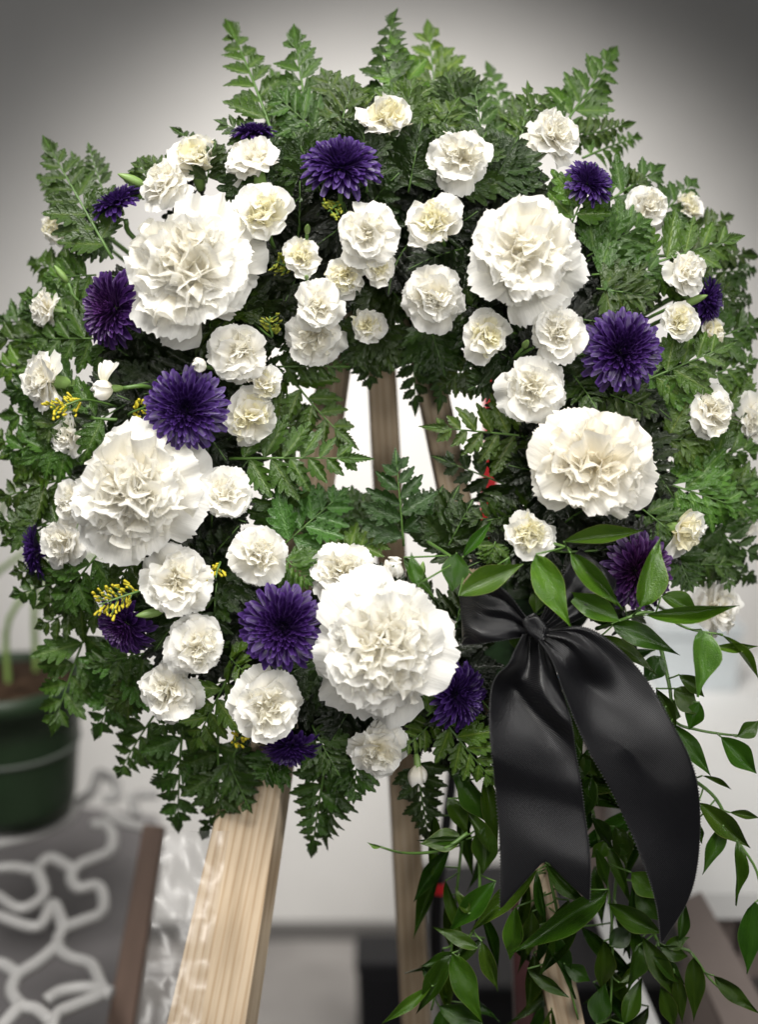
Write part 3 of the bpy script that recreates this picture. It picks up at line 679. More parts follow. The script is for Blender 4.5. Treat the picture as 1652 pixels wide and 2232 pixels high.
# the fronds one can tell apart: base, tip, width, then heights / turn / tone
KEY = [
 # top edge
 (610, 340, 492, 42, 125, dict(roll=.2, tone=1.1)), (690, 370, 640, 55, 150, dict(roll=-.1, tone=1.25, tint=(1.15, 1.1, 1.25))),
 (835, 260, 864, 20, 105, dict(roll=-.5, tone=.75)), (955, 300, 932, 45, 150, dict(tone=1.5, hb=-.05, ht=-.075, tint=(1.1, 1.05, 1.2))),
 (905, 240, 850, 78, 110, dict(tone=1.35, roll=.2)), (775, 300, 700, 150, 130, dict(tone=1.05)),
 (1205, 310, 1346, 102, 125, dict(tone=.85, roll=.1)), (1215, 310, 1385, 268, 66, dict(tone=1.0, roll=.3)), (1270, 345, 1400, 300, 70, dict(tone=1.1, ht=-.07)),
 (1055, 330, 1030, 172, 90, dict(tone=1.1)), (1115, 330, 1060, 135, 90, dict(tone=1.4, hb=-.06, ht=-.085)),
 (1130, 330, 1150, 178, 80, dict(tone=1.1, roll=.4)), (1090, 300, 1200, 205, 90, dict(tone=.95)), (920, 350, 1000, 215, 120, dict(tone=1.0)),
 (590, 330, 468, 262, 90, dict(tone=.8, roll=.4)), (700, 300, 590, 200, 110, dict(tone=1.0)), (735, 310, 770, 170, 110, dict(tone=.85)), (640, 300, 590, 150, 100, dict(tone=1.1, hb=-.06, ht=-.07)),
 (520, 380, 372, 278, 60, dict(tone=.7)), (400, 400, 310, 345, 70, dict(tone=.8)),
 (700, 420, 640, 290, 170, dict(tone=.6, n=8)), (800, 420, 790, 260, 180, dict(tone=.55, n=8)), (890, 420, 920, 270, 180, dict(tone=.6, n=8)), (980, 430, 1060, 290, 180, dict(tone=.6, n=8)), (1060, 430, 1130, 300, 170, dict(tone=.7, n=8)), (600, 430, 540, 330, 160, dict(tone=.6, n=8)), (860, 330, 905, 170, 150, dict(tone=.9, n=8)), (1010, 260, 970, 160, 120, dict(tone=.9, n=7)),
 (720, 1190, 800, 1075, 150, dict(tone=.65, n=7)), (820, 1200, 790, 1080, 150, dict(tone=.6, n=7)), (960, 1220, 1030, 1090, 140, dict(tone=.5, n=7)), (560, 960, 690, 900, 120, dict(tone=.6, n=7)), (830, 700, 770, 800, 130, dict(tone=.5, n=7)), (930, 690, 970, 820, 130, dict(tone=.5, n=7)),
 # upper left
 (245, 565, 94, 298, 130, dict(hb=.0, ht=-.03, tone=.95, roll=.1)), (225, 420, 192, 312, 55, dict(tone=.8)), (190, 420, 155, 330, 50, dict(tone=.7)),
 (170, 470, 80, 380, 60, dict(tone=.8, ht=-.07)), (250, 520, 140, 540, 80, dict(tone=.8)), (210, 600, 90, 610, 100, dict(tone=1.0)),
 (200, 620, 60, 570, 110, dict(tone=1.1, ht=-.07)), (230, 720, 40, 640, 120, dict(tone=.9)), (260, 740, 60, 740, 120, dict(tone=1.0)),
 (160, 720, -10, 700, 130, dict(tone=1.1, ht=-.075, tint=(1.1, 1.1, 1.2))), (140, 800, -20, 800, 120, dict(tone=1.35, tint=(1.1, 1.1, 1.3))),
 # left
 (255, 915, -5, 905, 150, dict(hb=.012, ht=-.03, tone=.95)), (240, 930, 40, 1010, 150, dict(hb=.0, tone=1.15, tint=(1.1, 1.1, 1.2))), (170, 930, 0, 1000, 140, dict(tone=1.1)),
 (150, 1040, -10, 1090, 120, dict(tone=.8)), (140, 1120, 0, 1190, 100, dict(tone=.8)), (200, 860, 80, 960, 110, dict(tone=.8)),
 (150, 760, -15, 735, 140, dict(tone=.8)), (190, 840, 5, 855, 140, dict(tone=.9)), (140, 1010, -20, 950, 130, dict(tone=1.0)), (160, 1150, -15, 1135, 130, dict(tone=.7)), (190, 1250, 20, 1300, 120, dict(tone=.8)), (200, 660, 40, 690, 120, dict(tone=.7)), (340, 430, 300, 345, 90, dict(tone=.7)), (450, 400, 470, 310, 80, dict(tone=.6)),
 (1500, 760, 1665, 700, 130, dict(tone=.7)), (1480, 880, 1665, 930, 130, dict(tone=.8)), (1500, 1060, 1665, 1050, 130, dict(tone=1.0)), (1440, 630, 1610, 640, 130, dict(tone=.7)), (1450, 540, 1600, 470, 110, dict(tone=.8)), (1420, 490, 1520, 390, 100, dict(tone=.9)), (1460, 1230, 1600, 1230, 100, dict(tone=.7)),
 # lower left
 (215, 1205, 118, 1335, 130, dict(hb=.01, ht=-.01, tone=1.1)), (160, 1230, 20, 1250, 90, dict(tone=.8)), (215, 1280, 75, 1325, 90, dict(tone=.8)), (225, 1300, 75, 1370, 110, dict(tone=.9)),
 (195, 1360, 112, 1600, 160, dict(tone=1.05, tint=(.95, 1.0, 1.25), hb=-.03, ht=-.04)), (300, 1400, 205, 1612, 150, dict(tone=.85, tint=(.9, 1, 1.1))), (330, 1480, 230, 1545, 100, dict(tone=.8)),
 (335, 1560, 255, 1695, 110, dict(tone=.75, roll=.2)), (400, 1560, 388, 1815, 150, dict(tone=.8)), (475, 1600, 482, 1810, 150, dict(tone=.85, tint=(.9, 1, 1.2))),
 (500, 1470, 415, 1640, 130, dict(tone=1.1, hb=.02, ht=.0)), (520, 1620, 440, 1830, 90, dict(tone=.8, ht=-.06)), (490, 1640, 548, 1770, 90, dict(tone=.8)),
 (300, 1200, 250, 1290, 110, dict(hb=.02, ht=.005, tone=1.0)), (330, 1420, 190, 1450, 110, dict(tone=.7)), (450, 1500, 330, 1600, 110, dict(tone=.75)),
 # bottom
 (712, 1640, 678, 1868, 105, dict(tone=.9)), (755, 1640, 712, 1850, 100, dict(tone=.7, roll=.7)), (780, 1640, 770, 1750, 90, dict(tone=.7)),
 (905, 1640, 938, 1845, 95, dict(tone=.55, roll=.1)), (960, 1560, 1085, 1715, 120, dict(tone=1.75, hb=.02, ht=.02, tint=(1.05, 1.1, 1.1))), (930, 1560, 1010, 1490, 90, dict(tone=1.3, hb=.03, ht=.03)),
 (945, 1570, 870, 1640, 70, dict(tone=1.1)), (600, 1650, 570, 1700, 90, dict(tone=.7)), (680, 1580, 740, 1690, 110, dict(tone=.7)), (500, 1430, 540, 1470, 90, dict(tone=1.0)),
 # inside the hole
 (500, 1000, 806, 1000, 150, dict(hb=.01, ht=.02, tone=1.35, roll=-.1, arch=.06)), (605, 775, 775, 975, 150, dict(hb=-.02, ht=.0, tone=.85, bend=.08, arch=.02)), (600, 800, 762, 800, 75, dict(tone=.8)),
 (1185, 955, 922, 930, 135, dict(hb=.0, ht=.015, tone=1.0, arch=.06)), (1160, 1080, 945, 995, 125, dict(hb=-.015, ht=-.01, tone=.5)), (1130, 1130, 1010, 1130, 90, dict(tone=.6)),
 (880, 1190, 862, 982, 140, dict(hb=.0, ht=.01, tone=.8, tint=(.9, 1, 1.25))), (930, 1200, 1000, 1060, 120, dict(tone=.6)), (905, 1180, 965, 1060, 100, dict(tone=.55)),
 (615, 1190, 758, 1065, 150, dict(hb=.005, ht=.0, tone=1.0, tint=(.9, 1, 1.25))), (700, 1185, 760, 1080, 100, dict(tone=.7)), (720, 1220, 870, 1160, 100, dict(tone=1.1)), (640, 1170, 700, 1060, 110, dict(tone=.9, tint=(.9, 1, 1.2))),
 (620, 1150, 590, 1030, 120, dict(tone=.7)), (800, 720, 805, 850, 100, dict(tone=.6)), (770, 710, 775, 800, 90, dict(tone=.6)), (900, 700, 905, 905, 100, dict(tone=.6)), (850, 700, 850, 810, 90, dict(tone=.5)),
 (985, 710, 955, 900, 80, dict(tone=.55)), (1040, 780, 960, 850, 100, dict(tone=.6)), (1080, 820, 1020, 850, 80, dict(tone=.65)), (640, 880, 640, 1000, 80, dict(tone=.7)),
 (620, 1215, 680, 1275, 100, dict(tone=1.2, hb=.01, ht=.02)), (1010, 1200, 930, 1130, 100, dict(tone=.6)), (1080, 1180, 1060, 1230, 60, dict(tone=1.3, hb=.02, ht=.02)),
 # upper right and right
 (1245, 490, 1300, 360, 130, dict(hb=.02, ht=.02, tone=1.2, n=5)), (1310, 450, 1450, 360, 110, dict(tone=.9)), (1350, 420, 1410, 390, 70, dict(tone=.9)),
 (1380, 590, 1620, 515, 150, dict(hb=.01, ht=.0, tone=1.05)), (1420, 560, 1655, 560, 90, dict(tone=.7)), (1280, 560, 1420, 480, 150, dict(tone=1.05, hb=.005, ht=.01)), (1290, 600, 1450, 590, 140, dict(tone=1.0)),
 (1300, 630, 1430, 650, 130, dict(tone=.95)), (1540, 600, 1650, 590, 90, dict(tone=.7, ht=-.075)), (1560, 650, 1640, 660, 80, dict(tone=.7, ht=-.075)), (1590, 720, 1640, 745, 80, dict(tone=.7, ht=-.07)),
 (1395, 835, 1600, 748, 150, dict(hb=.01, ht=.02, tone=1.3, tint=(1, 1.05, 1.3))), (1420, 880, 1530, 830, 110, dict(tone=1.4, tint=(1.1, 1.1, 1.3))), (1540, 820, 1655, 785, 90, dict(tone=.85)), (1590, 860, 1650, 860, 70, dict(tone=.9)),
 (1440, 960, 1560, 955, 130, dict(tone=1.05)), (1470, 1010, 1660, 975, 150, dict(tone=1.1)), (1440, 1050, 1620, 1110, 170, dict(hb=.0, ht=.0, tone=1.3)), (1560, 1050, 1655, 1130, 110, dict(tone=1.5)),
 (1400, 1110, 1500, 1190, 100, dict(tone=.8)), (1520, 1130, 1655, 1220, 110, dict(tone=.8)), (1500, 1185, 1650, 1270, 110, dict(tone=.8, ht=-.06)), (1470, 1200, 1510, 1290, 90, dict(tone=.75)), (1570, 1190, 1590, 1290, 70, dict(tone=.7)),
 (1300, 850, 1430, 900, 110, dict(tone=.8)), (1250, 820, 1300, 890, 100, dict(tone=.6))]
for i, (px, py, tx, ty, w_, kw) in enumerate(KEY): frond(px, py, tx, ty, w_, seed=i, **kw)
# the crowd of fronds deeper in the ring, colour darkened to stand for shade
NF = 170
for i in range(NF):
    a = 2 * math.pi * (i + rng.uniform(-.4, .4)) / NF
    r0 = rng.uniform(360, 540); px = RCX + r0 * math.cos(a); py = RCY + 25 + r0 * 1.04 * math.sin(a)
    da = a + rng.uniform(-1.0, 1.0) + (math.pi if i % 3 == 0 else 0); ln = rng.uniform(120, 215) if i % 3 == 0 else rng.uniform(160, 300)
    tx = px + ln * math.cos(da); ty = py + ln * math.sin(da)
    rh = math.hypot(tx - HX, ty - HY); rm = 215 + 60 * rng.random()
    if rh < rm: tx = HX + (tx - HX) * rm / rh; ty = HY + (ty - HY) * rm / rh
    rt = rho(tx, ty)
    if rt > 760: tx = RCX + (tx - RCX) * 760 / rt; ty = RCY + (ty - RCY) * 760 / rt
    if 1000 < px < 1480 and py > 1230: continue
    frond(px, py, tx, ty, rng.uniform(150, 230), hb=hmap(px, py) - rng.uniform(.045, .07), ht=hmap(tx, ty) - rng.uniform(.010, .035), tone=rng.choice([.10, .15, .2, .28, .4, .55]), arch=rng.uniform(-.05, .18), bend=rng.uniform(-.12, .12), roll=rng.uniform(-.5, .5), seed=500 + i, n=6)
# a label for every frond: tone, where it points, what it lies next to
DIRS = ['right', 'up to the right', 'upward', 'up to the left', 'left', 'down to the left', 'downward', 'down to the right']
def side_word(dx, dy):
    return (('right of', 'left of')[dx < 0] if abs(dx) > abs(dy) else ('below', 'above')[dy < 0])
seen = {}
for t in FRONDS:
    px, py, tx, ty, wd, g = t['_px']; del t['_px']
    dr = DIRS[int(round(math.atan2(-(ty - py), tx - px) / (math.pi / 4))) % 8]
    mx, my = (px + 2 * tx) / 3, (py + 2 * ty) / 3
    near = sorted(FL, key=lambda f: math.hypot(f[0] - mx, f[1] - my))
    size = 'long' if math.hypot(tx - px, ty - py) > 200 else 'short'
    tone = 'dark' if g < .8 else ('pale' if g > 1.2 else 'green')
    cands = []
    for c in near[:3]: cands.append(f"{tone} {size} fern pointing {dr} {side_word(mx - c[0], my - c[1])} {c[2]}")
    for c in near[:10]: cands += [f"{size} fern aimed {dr} near {c[2]}", f"{tone} fern {side_word(mx - c[0], my - c[1])} {c[2]}", f"{size} {tone} fern {side_word(mx - c[0], my - c[1])} {c[2]}"]
    cands = [c for c in cands if len(c.split()) <= 16 and c not in seen]
    t['label'] = cands[0] if cands else f"{tone} fern pointing {dr} deep in the wreath"; seen[t['label']] = t

# ------------------------------------------------------------------ glossy leaves
def leaf_mesh(name, seed, fold=.10, curl=.15, twist=.2, wave=.02, belly=.42):
    rr = random.Random(seed); nu, nv = 13, 7; vs, ms = [], []
    sx = rr.uniform(-.06, .06)
    for i in range(nu):
        u = i / (nu - 1); wd = (math.sin(math.pi * u ** (math.log(.5) / math.log(belly))) ** .85) if 0 < u < 1 else 0.0
        if u > .45: wd *= 1 - .62 * ((u - .45) / .55)
        wd = max(wd, .012)
        for j in range(nv):
            v = 2 * j / (nv - 1) - 1; x = v * wd * .5; z = fold * abs(x) * 2 - curl * (u - .1) ** 2 + wave * math.sin(9 * u + 3 * v + seed)
            a = twist * (u - .3); vs.append((x * math.cos(a) - z * math.sin(a) * .3 + sx * math.sin(3.1 * u), u, z * math.cos(a) + x * math.sin(a))); ms.append(abs(v))
    fs = [(i * nv + j, i * nv + j + 1, (i + 1) * nv + j + 1, (i + 1) * nv + j) for i in range(nu - 1) for j in range(nv - 1)]
    return mesh(name, vs, fs, M['leaf'], {'m': ms})
LEAF = [leaf_mesh('leaf', 600 + s, rng.uniform(.04, .22), rng.uniform(-.05, .35), rng.uniform(-.7, .7), rng.uniform(.0, .03), rng.uniform(.38, .5)) for s in range(10)]
def vine_leaf(t, bx, by, tx, ty, wpx, h0, h1, tone, seed, roll=None, tint=None, me=None):
    rr = random.Random(seed * 13 + 5); A = at(bx, by, h0); B = at(tx, ty, h1); V = B - A; L = V.length
    T = V.normalized(); Nn = TW + RT * rr.uniform(-.35, .35) + UP * rr.uniform(-.2, .5)
    if roll is not None: Nn = TW * math.cos(roll) + T.cross(TW) * math.sin(roll)
    wd = pxm(wpx * .90, (h0 + h1) / 2); g = tone * rr.uniform(.78, 1.2); b = tint or (rr.uniform(.85, 1.4), 1, rr.uniform(.8, 1.3))
    link('leaf', me or LEAF[rr.randrange(len(LEAF))], t, frame(T, Nn, A, wd, L, L), (b[0] * g, b[1] * g, b[2] * g))
def vine(label, stems, leaves, h, seed):
    s0 = stems[0]; A = at(s0[0], s0[1], h - .012)
    t = empty('leafy_vine', A, label, 'vine', 'glossy leaved vines beside the bow')
    SP = []
    pts = [at(p[0], p[1], (p[2] if len(p) > 2 else h - .010)) for p in stems]
    tube('stem', pts, .0014, .0007, M['stem'], t, 6)
    dense = catmull(pts, 60)
    for i, lf in enumerate(leaves):
        bx, by, tx, ty, wpx = lf[:5]; kw = lf[5] if len(lf) > 5 else {}
        h0 = h + kw.get('h0', 0); h1 = h + kw.get('h1', kw.get('h0', 0) - .002)
        vine_leaf(t, bx, by, tx, ty, wpx, h0, h1, kw.get('tone', 1.0), seed * 40 + i, kw.get('roll'), kw.get('tint'), LEAF[kw['k']] if 'k' in kw else None)
        P = at(bx, by, h0); Q = min(dense, key=lambda q: (q - P).length)
        if .002 < (Q - P).length < .09: tube('leaf_stalk', [Q, (P + Q) / 2 + TW * .001, P], .0006, .0006, M['stem'], t, 5, 5)
G = (1.0, 1.0, 1.0); LT = (1.35, 1.15, 1.2)
vine('glossy leaves left of the bow knot beside the bottom centre carnation', [(930, 1180, .0), (985, 1215), (1040, 1260)],
 [(1000, 1298, 1142, 1228, 66, dict(h0=.012, tone=1.15)), (995, 1205, 985, 1290, 70, dict(tone=.9)), (1010, 1212, 1072, 1134, 30, dict(tone=1.0)), (908, 1275, 897, 1203, 40, dict(tone=1.1, h0=.03)), (880, 1215, 950, 1310, 34, dict(tone=.7)), (1110, 1215, 1098, 1278, 26, dict(tone=.8))], .055, 1)
vine('glossy leaves draped over the bow between two white carnations', [(1150, 1170, .0), (1225, 1190), (1245, 1200)],
 [(1229, 1180, 1402, 1157, 46, dict(tone=.9)), (1243, 1205, 1358, 1330, 52, dict(tone=1.0, h0=.006)), (1168, 1208, 1244, 1366, 76, dict(tone=1.3, h0=.01, tint=LT)), (1170, 1290, 1165, 1340, 40, dict(tone=.6, h0=-.03))], .060, 2)
vine('glossy leaves reaching right in front of the reddish purple bloom', [(1300, 1370, .01), (1360, 1350), (1400, 1335), (1440, 1340), (1500, 1370), (1575, 1383)],
 [(1396, 1322, 1443, 1170, 78, dict(tone=1.2, h0=.012)), (1350, 1353, 1226, 1286, 62, dict(tone=1.05, h0=.012, roll=.2)), (1406, 1340, 1622, 1324, 46, dict(tone=1.1, h0=.01, k=2)), (1333, 1360, 1482, 1428, 58, dict(tone=.6)), (1528, 1372, 1523, 1520, 78, dict(tone=1.7, h0=.01, tint=(1.3, 1.12, 2.2))), (1556, 1410, 1655, 1408, 26, dict(tone=1.2)), (1311, 1385, 1432, 1475, 44, dict(tone=.55, h0=-.01)), (1440, 1300, 1530, 1345, 52, dict(tone=.9, h0=-.01)), (1575, 1385, 1665, 1480, 18, dict(tone=1.4))], .048, 3)
vine('trailing vine along the right side of the right ribbon tail', [(1440, 1410, .0), (1460, 1500), (1470, 1570), (1520, 1590), (1580, 1600), (1610, 1602)],
 [(1525, 1530, 1500, 1592, 48, dict(tone=.9)), (1571, 1605, 1648, 1685, 62, dict(tone=.8)), (1606, 1605, 1658, 1570, 42, dict(tone=.7)), (1461, 1575, 1548, 1690, 50, dict(tone=.8)), (1470, 1500, 1530, 1560, 62, dict(tone=.75)), (1440, 1430, 1400, 1490, 56, dict(tone=.6)), (1450, 1540, 1400, 1600, 52, dict(tone=.6)), (1480, 1470, 1540, 1520, 42, dict(tone=.65)), (1430, 1500, 1480, 1590, 40, dict(tone=.6))], .020, 4)
vine('vine hanging at the right edge of the picture', [(1500, 1690, .0), (1560, 1740), (1600, 1820), (1650, 1900), (1660, 1990)],
 [(1521, 1748, 1636, 1848, 56, dict(tone=.75)), (1576, 1800, 1531, 1906, 46, dict(tone=.75)), (1606, 1832, 1606, 1975, 34, dict(tone=.7)), (1646, 1965, 1628, 2122, 84, dict(tone=.6, k=0)), (1515, 1790, 1530, 1840, 26, dict(tone=.7)), (1590, 1770, 1655, 1782, 22, dict(tone=.7)), (1530, 1690, 1600, 1720, 14, dict(tone=.7))], .010, 5)
vine('vine trailing down left of the left ribbon tail', [(1010, 1640, .0), (1030, 1760), (1045, 1880), (1040, 2000), (1010, 2060), (960, 2130), (940, 2200)],
 [(1001, 1690, 1058, 1795, 60, dict(tone=.6)), (976, 1740, 1022, 1822, 46, dict(tone=.55)), (1006, 1826, 915, 1838, 60, dict(tone=.9, roll=.7)), (1016, 1828, 905, 1833, 22, dict(tone=.9)), (1062, 1800, 1052, 1905, 66, dict(tone=.55)), (1081, 1920, 974, 2032, 58, dict(tone=.8)), (1020, 1990, 992, 1932, 26, dict(tone=.8)), (1041, 2066, 940, 2018, 34, dict(tone=.7)), (1000, 2080, 915, 2105, 40, dict(tone=.5)), (941, 2148, 832, 2230, 30, dict(tone=1.0)), (985, 2080, 905, 2210, 50, dict(tone=.6)), (986, 2076, 1052, 2228, 66, dict(tone=.9, h0=.01)), (1075, 1860, 1010, 1750, 40, dict(tone=.5)), (1050, 2050, 1085, 2160, 40, dict(tone=.55)), (1060, 1690, 1085, 1860, 44, dict(tone=.5)), (956, 2190, 1060, 2235, 60, dict(tone=.55)), (1010, 1640, 1000, 1740, 44, dict(tone=.5))], .018, 6)
vine('vine with broad leaves under the notched ribbon end', [(1190, 1700, .0), (1195, 1880), (1215, 1990), (1230, 2100), (1260, 2220)],
 [(1171, 1895, 1026, 2030, 52, dict(tone=.95, h0=.0)), (1125, 1975, 1110, 2098, 52, dict(tone=1.15)), (1326, 1938, 1112, 2078, 62, dict(tone=.75, h0=.012, k=3)), (1176, 2015, 1258, 2178, 46, dict(tone=.6)), (1160, 1985, 1150, 2080, 50, dict(tone=.6)), (1150, 2110, 1240, 2170, 36, dict(tone=.55)), (1190, 1880, 1290, 1975, 40, dict(tone=.8)), (1240, 1960, 1200, 2040, 46, dict(tone=.5)), (1260, 2000, 1170, 2130, 46, dict(tone=.5)), (1230, 2100, 1290, 2140, 44, dict(tone=.5)), (1170, 1900, 1190, 2030, 26, dict(tone=.6))], .012, 7)
vine('vine hanging in the gap between the two ribbon tails', [(1240, 1450, .0), (1255, 1600), (1290, 1760), (1320, 1900), (1335, 2040), (1330, 2220)],
 [(1270, 1690, 1302, 1755, 40, dict(tone=.9)), (1245, 1560, 1270, 1650, 44, dict(tone=.6)), (1235, 1480, 1262, 1590, 40, dict(tone=.55)), (1321, 1833, 1289, 1872, 44, dict(tone=1.3, tint=LT)), (1300, 1850, 1326, 1938, 34, dict(tone=1.0)), (1330, 1850, 1386, 1850, 30, dict(tone=.8)), (1290, 1780, 1340, 1850, 40, dict(tone=.5)), (1340, 1800, 1365, 1890, 50, dict(tone=.6)), (1376, 1900, 1440, 1958, 66, dict(tone=1.6, h0=.015, tint=LT)), (1326, 1968, 1452, 2042, 58, dict(tone=.7, h0=.006)), (1290, 1690, 1260, 1800, 48, dict(tone=.5)), (1316, 2050, 1316, 2168, 58, dict(tone=.6)), (1330, 2060, 1380, 2010, 50, dict(tone=.5)), (1265, 1640, 1310, 1700, 40, dict(tone=.6)), (1350, 2140, 1415, 2090, 26, dict(tone=.9)), (1360, 2230, 1400, 2130, 46, dict(tone=.6)), (1300, 2230, 1320, 2140, 60, dict(tone=.5)), (1230, 1590, 1255, 1690, 40, dict(tone=.6)), (1250, 1700, 1290, 1620, 40, dict(tone=.6))], .004, 8)  # the brightest leaf has light shining through it put into its colour
vine('vine trailing out below the pointed right ribbon tail', [(1400, 1960, .0), (1440, 2060), (1500, 2070), (1545, 2130), (1600, 2180)],
 [(1401, 2040, 1478, 2178, 54, dict(tone=.65)), (1511, 2085, 1512, 2226, 50, dict(tone=.6)), (1556, 2125, 1656, 2208, 40, dict(tone=.5)), (1450, 2060, 1505, 2042, 34, dict(tone=.8)), (1436, 2060, 1505, 2088, 40, dict(tone=.7)), (1480, 2050, 1495, 1960, 30, dict(tone=.9)), (1385, 1940, 1440, 2010, 60, dict(tone=.55)), (1420, 2080, 1500, 2150, 40, dict(tone=.5)), (1470, 2120, 1485, 2230, 40, dict(tone=.5)), (1390, 2060, 1370, 2160, 50, dict(tone=.5)), (1440, 2150, 1470, 2240, 44, dict(tone=.5))], .008, 9)
vine('thin tendril with one leaf left of the ribbon tail', [(1020, 1815, .02), (960, 1852, .02), (880, 1858, .0), (820, 1842, -.02)], [(830, 1845, 800, 1835, 12, dict(tone=1.4))], .012, 10)
# leaves filling behind the bow, darkened in colour for the shade there
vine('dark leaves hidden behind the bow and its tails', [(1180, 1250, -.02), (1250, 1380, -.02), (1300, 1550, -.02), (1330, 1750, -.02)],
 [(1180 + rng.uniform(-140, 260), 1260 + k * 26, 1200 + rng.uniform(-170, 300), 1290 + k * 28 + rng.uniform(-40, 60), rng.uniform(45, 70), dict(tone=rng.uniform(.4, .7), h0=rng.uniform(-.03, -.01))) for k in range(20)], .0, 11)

for v_ in range(3):  # more fill leaves low behind, shade put into their darker tone
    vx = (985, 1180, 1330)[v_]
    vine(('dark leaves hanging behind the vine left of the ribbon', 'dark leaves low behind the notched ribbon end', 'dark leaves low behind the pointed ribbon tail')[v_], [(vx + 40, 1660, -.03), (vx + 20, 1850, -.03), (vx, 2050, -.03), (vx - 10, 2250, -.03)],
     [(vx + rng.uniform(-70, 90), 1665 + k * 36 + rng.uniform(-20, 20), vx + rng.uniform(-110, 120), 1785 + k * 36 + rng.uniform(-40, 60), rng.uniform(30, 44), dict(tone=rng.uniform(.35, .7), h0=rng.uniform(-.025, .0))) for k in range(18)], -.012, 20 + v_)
# ------------------------------------------------------------------ black satin bow
kn = at(1168, 1368, .055)
bow = empty('ribbon_bow', kn, 'black satin ribbon bow with two long tails, one notched and one pointed', 'bow')
def ribbon(name, rails, parent, nu=44, nv=15, folds=(), notch=0.0, edge=True, ridges=()):
    Lr = catmull([at(*a) for a, b in rails], nu); Rr = catmull([at(*b) for a, b in rails], nu)
    vs = []
    def P(u, v):
        q = u * nu; i = min(int(q), nu - 1); f = q - i
        a = Lr[i].lerp(Lr[i + 1], f); b = Rr[i].lerp(Rr[i + 1], f); p = a.lerp(b, v)
        z = 0
        for (amp, ku, kv, ph, u0, u1) in folds:
            e = math.sin(math.pi * min(1, max(0, (u - u0) / (u1 - u0)))); z += amp * e * math.sin(ku * u * 6.28 + kv * v * 6.28 + ph)
        for (amp, u0, sl, w1, w2, v0, vw) in ridges:
            d = u - u0 - sl * v; z += amp * math.exp(-(d / (w1 if d < 0 else w2)) ** 2) * math.exp(-((v - v0) / vw) ** 2)
        return p + TW * z
    for i in range(nu + 1):
        for j in range(nv):
            v = j / (nv - 1); u = i / nu * (1 - notch * (1 - abs(2 * v - 1))); vs.append(P(u, v) - kn)
    fs = [(i * nv + j, i * nv + j + 1, (i + 1) * nv + j + 1, (i + 1) * nv + j) for i in range(nu) for j in range(nv - 1)]
    o = link(name, mesh(name, vs, fs, M['satin']), parent, Matrix.Translation(kn))
    s = o.modifiers.new('thickness', 'SOLIDIFY'); s.thickness = .0005; s.offset = 0
    ss = o.modifiers.new('smooth', 'SUBSURF'); ss.levels = 1; ss.render_levels = 1
    if edge:
        ev, ef = [], []
        for v in (0, 1):
            L = sum((P((i + 1) / nu, v) - P(i / nu, v)).length for i in range(nu)); m_ = int(L / .0017)
            for k in range(m_):
                c = P((k + .5) / m_, v) - kn; b = len(ev)
                sz = .00062
                ev += [c + RT * sz, c - RT * sz, c + UP * sz * .8, c - UP * sz * .8, c + TW * sz, c - TW * sz]
                ef += [(b + x, b + y, b + z) for x, y, z in ((0, 2, 4), (2, 1, 4), (1, 3, 4), (3, 0, 4), (2, 0, 5), (1, 2, 5), (3, 1, 5), (0, 3, 5))]
        link('stitched_edge', mesh('stitched_edge', ev, ef, M['stitch'], smooth=False), o, Matrix.Translation(kn), kind='stuff')
    return o
H = .062
ribbon('left_tail' if False else 'tail', [((1138, 1380, H), (1182, 1380, H - .004)), ((1105, 1440, H + .006), (1212, 1465, H - .004)), ((1075, 1500, H + .008), (1238, 1555, H)),
  ((1068, 1600, H + .012), (1260, 1650, H + .004)), ((1080, 1720, H + .006), (1278, 1765, H + .002)), ((1090, 1860, H), (1288, 1870, H)), ((1089, 1985, H - .004), (1286, 1966, H - .004))],
  bow, folds=((.006, .6, .75, 2.2, 0, .55), (.0045, .3, 1.6, .5, -.2, .35), (.003, 1.6, -.5, 1.0, .1, .9), (.0022, .5, 3.1, 1.0, -.25, .28), (.0012, .6, 5.3, 2.0, -.2, .2)), notch=.155, ridges=((-.012, .27, .20, .07, .15, .6, .6), (-.005, .66, .03, .06, .12, .5, 2), (.006, .17, -.1, .05, .05, .1, .25)))
ribbon('tail', [((1172, 1392, H + .002), (1192, 1372, H)), ((1202, 1440, H + .004), (1290, 1372, H + .002)), ((1232, 1520, H + .006), (1388, 1452, H)), ((1275, 1622, H + .006), (1462, 1570, H - .002)),
  ((1340, 1738, H + .004), (1516, 1690, H - .006)), ((1398, 1870, H), (1528, 1830, H - .010)), ((1430, 1970, H - .002), (1505, 1950, H - .010)), ((1440, 2055, H - .004), (1444, 2052, H - .005))],
  bow, folds=((.003, .9, .6, .4, 0, .7), (.003, .2, 1.7, 2.0, -.2, .4), (.0022, .2, 3.3, 2.0, -.25, .28), (.0012, .5, 5.6, .3, -.2, .2)), ridges=((-.009, .27, .06, .07, .12, .38, .28), (.004, .42, .05, .06, .06, .45, .3), (-.003, .62, .1, .1, .1, .5, 1)))
ribbon('loop', [((1152, 1352, H - .004), (1160, 1388, H - .004)), ((1095, 1282, H + .004), (1112, 1392, H + .001)), ((1035, 1275, H + .001), (1045, 1402, H - .003)), ((1002, 1292, H - .010), (1008, 1405, H - .014)),
  ((1030, 1290, H - .022), (1040, 1385, H - .024)), ((1100, 1300, H - .020), (1110, 1380, H - .022)), ((1155, 1352, H - .008), (1165, 1383, H - .008))], bow, folds=((.0035, 1.3, .9, 0.6, 0, 1), (.002, .4, 2.7, 0, -.25, .35), (.0015, 2.4, 1.7, 0, 0, .6)))
